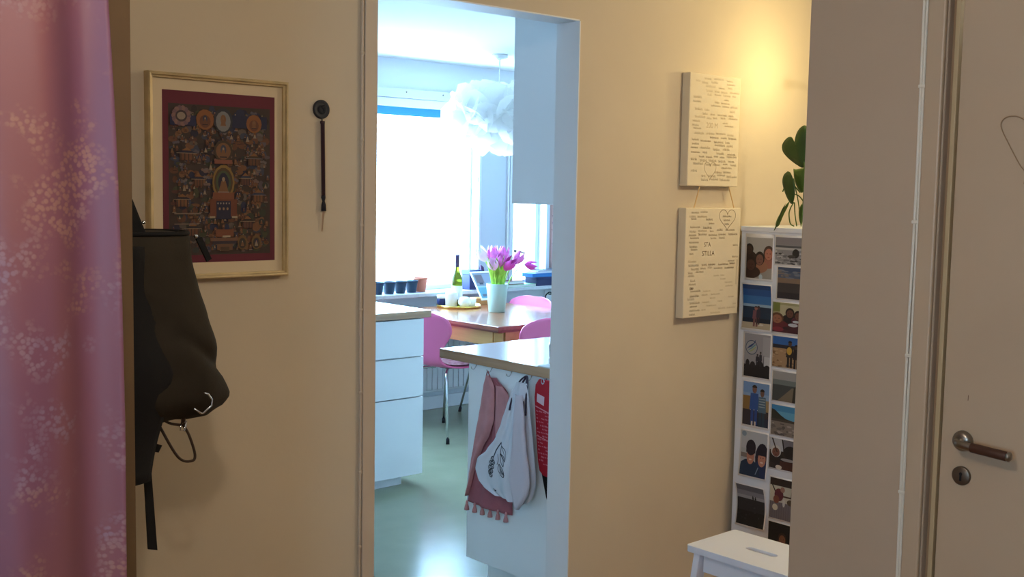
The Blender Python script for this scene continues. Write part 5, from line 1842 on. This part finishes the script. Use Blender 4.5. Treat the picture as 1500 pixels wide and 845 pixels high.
# roller blind and patterned curtain
rb = thing('roller_blind', 'rolled-up blind in a white cassette above the big window', 'blind', (4.3, WY, 2.05))
box('cassette', M_GREYW, 3.28, 5.22, WY - 0.055, WY - 0.0005, 2.125, 2.185, rb, 0.004)
box('cassette_rail', M_CABW, 3.28, 5.22, WY - 0.040, WY - 0.0005, 2.068, 2.1245, rb, 0.004)
b = MB()
b.grid(lambda u, v: (3.33 + u * 1.85, WY - 0.012 + 0.002 * math.sin(u * 60), 2.012 + 0.058 * v), 40, 2)
b.build('blue_fabric', cloth_thin('blue_blind_cloth', rgb(50, 130, 190), (0.012, 0.045, 0.07, 1), 0.8), rb, smooth=True, fixn=False)
for x in (4.55, 4.86):
    b = MB()
    b.lathe([(0.005, 0), (0.005, 0.004), (0.0005, 0.006)], (x, WY - 0.0555, 2.165), 10, mtx=Matrix.Rotation(PI / 2, 3, 'X'))
    b.build('screw', M_STEEL, rb, smooth=True)

cp = thing('patterned_curtain', 'narrow pinkish curtain with dark leaf sprigs beside the small window', 'curtain', (5.95, 6.05, 0.95))
fcp = lambda u, v: (5.928 + 0.05 * u, 6.125 + 0.010 * math.sin(u * 12), 0.95 + 1.15 * v)
b = MB()
b.grid(fcp, 16, 20)
b.build('cloth', mat('pinkish_linen', rgb(206, 170, 164), 0.9), cp, smooth=True, solid=0.0015)
b = MB()
rc = random.Random(2)
M_SPRIG = flat(110, 70, 80)
for k in range(22):
    v = (k + 0.5) / 22
    for s in (0.35, 0.6):
        u = s + rc.uniform(-0.08, 0.08)
        p = fcp(u, v)
        l_ = rc.uniform(0.006, 0.011)
        b.add([(p[0] - 0.001, p[1] - 0.003, p[2] - l_), (p[0] + 0.006, p[1] - 0.003, p[2]), (p[0] + 0.001, p[1] - 0.003, p[2] + l_), (p[0] - 0.005, p[1] - 0.003, p[2] + 0.002)], [(0, 1, 2, 3)], M_SPRIG)
b.build('leaf_sprigs', None, cp, fixn=False)
b = MB()
b.tube([(5.9, 6.125, 2.11), (6.0, 6.125, 2.11)], 0.008, 8)
b.build('rod', M_STEEL, cp, smooth=True)

# ruffled pendant lamp above the table
pd = thing('pendant_lamp', 'large white ruffled pendant lamp above the dining table', 'lamp', (4.80, 5.45, KZ))
PC = Vector((4.80, 5.45, 1.99))
b = MB()
b.lathe([(0.05, 0), (0.05, -0.02), (0.012, -0.035), (0.0005, -0.035)], (PC.x, PC.y, KZ), 20)
b.build('ceiling_cup', M_CERAM, pd, smooth=True)
b = MB()
b.tube([(PC.x, PC.y, KZ - 0.03), (PC.x, PC.y, PC.z + 0.12)], 0.004, 8)
b.build('cord', M_CERAM, pd, smooth=True)
M_RUF = cloth_thin('white_ruffle_paper', rgb(252, 252, 250), rgb(250, 250, 250), 0.5)
rl = random.Random(4)
b = MB()
NP = 50
for k in range(NP):
    zf = 1 - 2 * (k + 0.5) / NP
    a = k * 2.39996
    rr_ = math.sqrt(1 - zf * zf)
    n = Vector((rr_ * math.cos(a), rr_ * math.sin(a), zf))
    c = PC + Vector((n.x * 0.27, n.y * 0.27, n.z * 0.13))
    q = n.to_track_quat('Z', 'Y').to_matrix()
    s = rl.uniform(0.13, 0.17)
    ph = rl.uniform(0, 6)
    vs = [c]
    fs = []
    NA = 18
    for ring in (0.5, 1.0):
        for j in range(NA):
            t = 2 * PI * j / NA
            w = ring * s * (1 + 0.12 * math.sin(3 * t + ph))
            lift = ring ** 2 * (0.030 + 0.020 * math.sin(3 * t + ph) + 0.006 * math.sin(7 * t))
            vs.append(c + q @ Vector((w * math.cos(t), w * math.sin(t), lift)))
    for j in range(NA):
        fs.append((0, 1 + j, 1 + (j + 1) % NA))
        fs.append((1 + j, 1 + NA + j, 1 + NA + (j + 1) % NA, 1 + (j + 1) % NA))
    b.add(vs, fs)
sh = b.build('ruffled_shade', M_RUF, pd, smooth=True, fixn=False)
sh['kind'] = 'stuff'
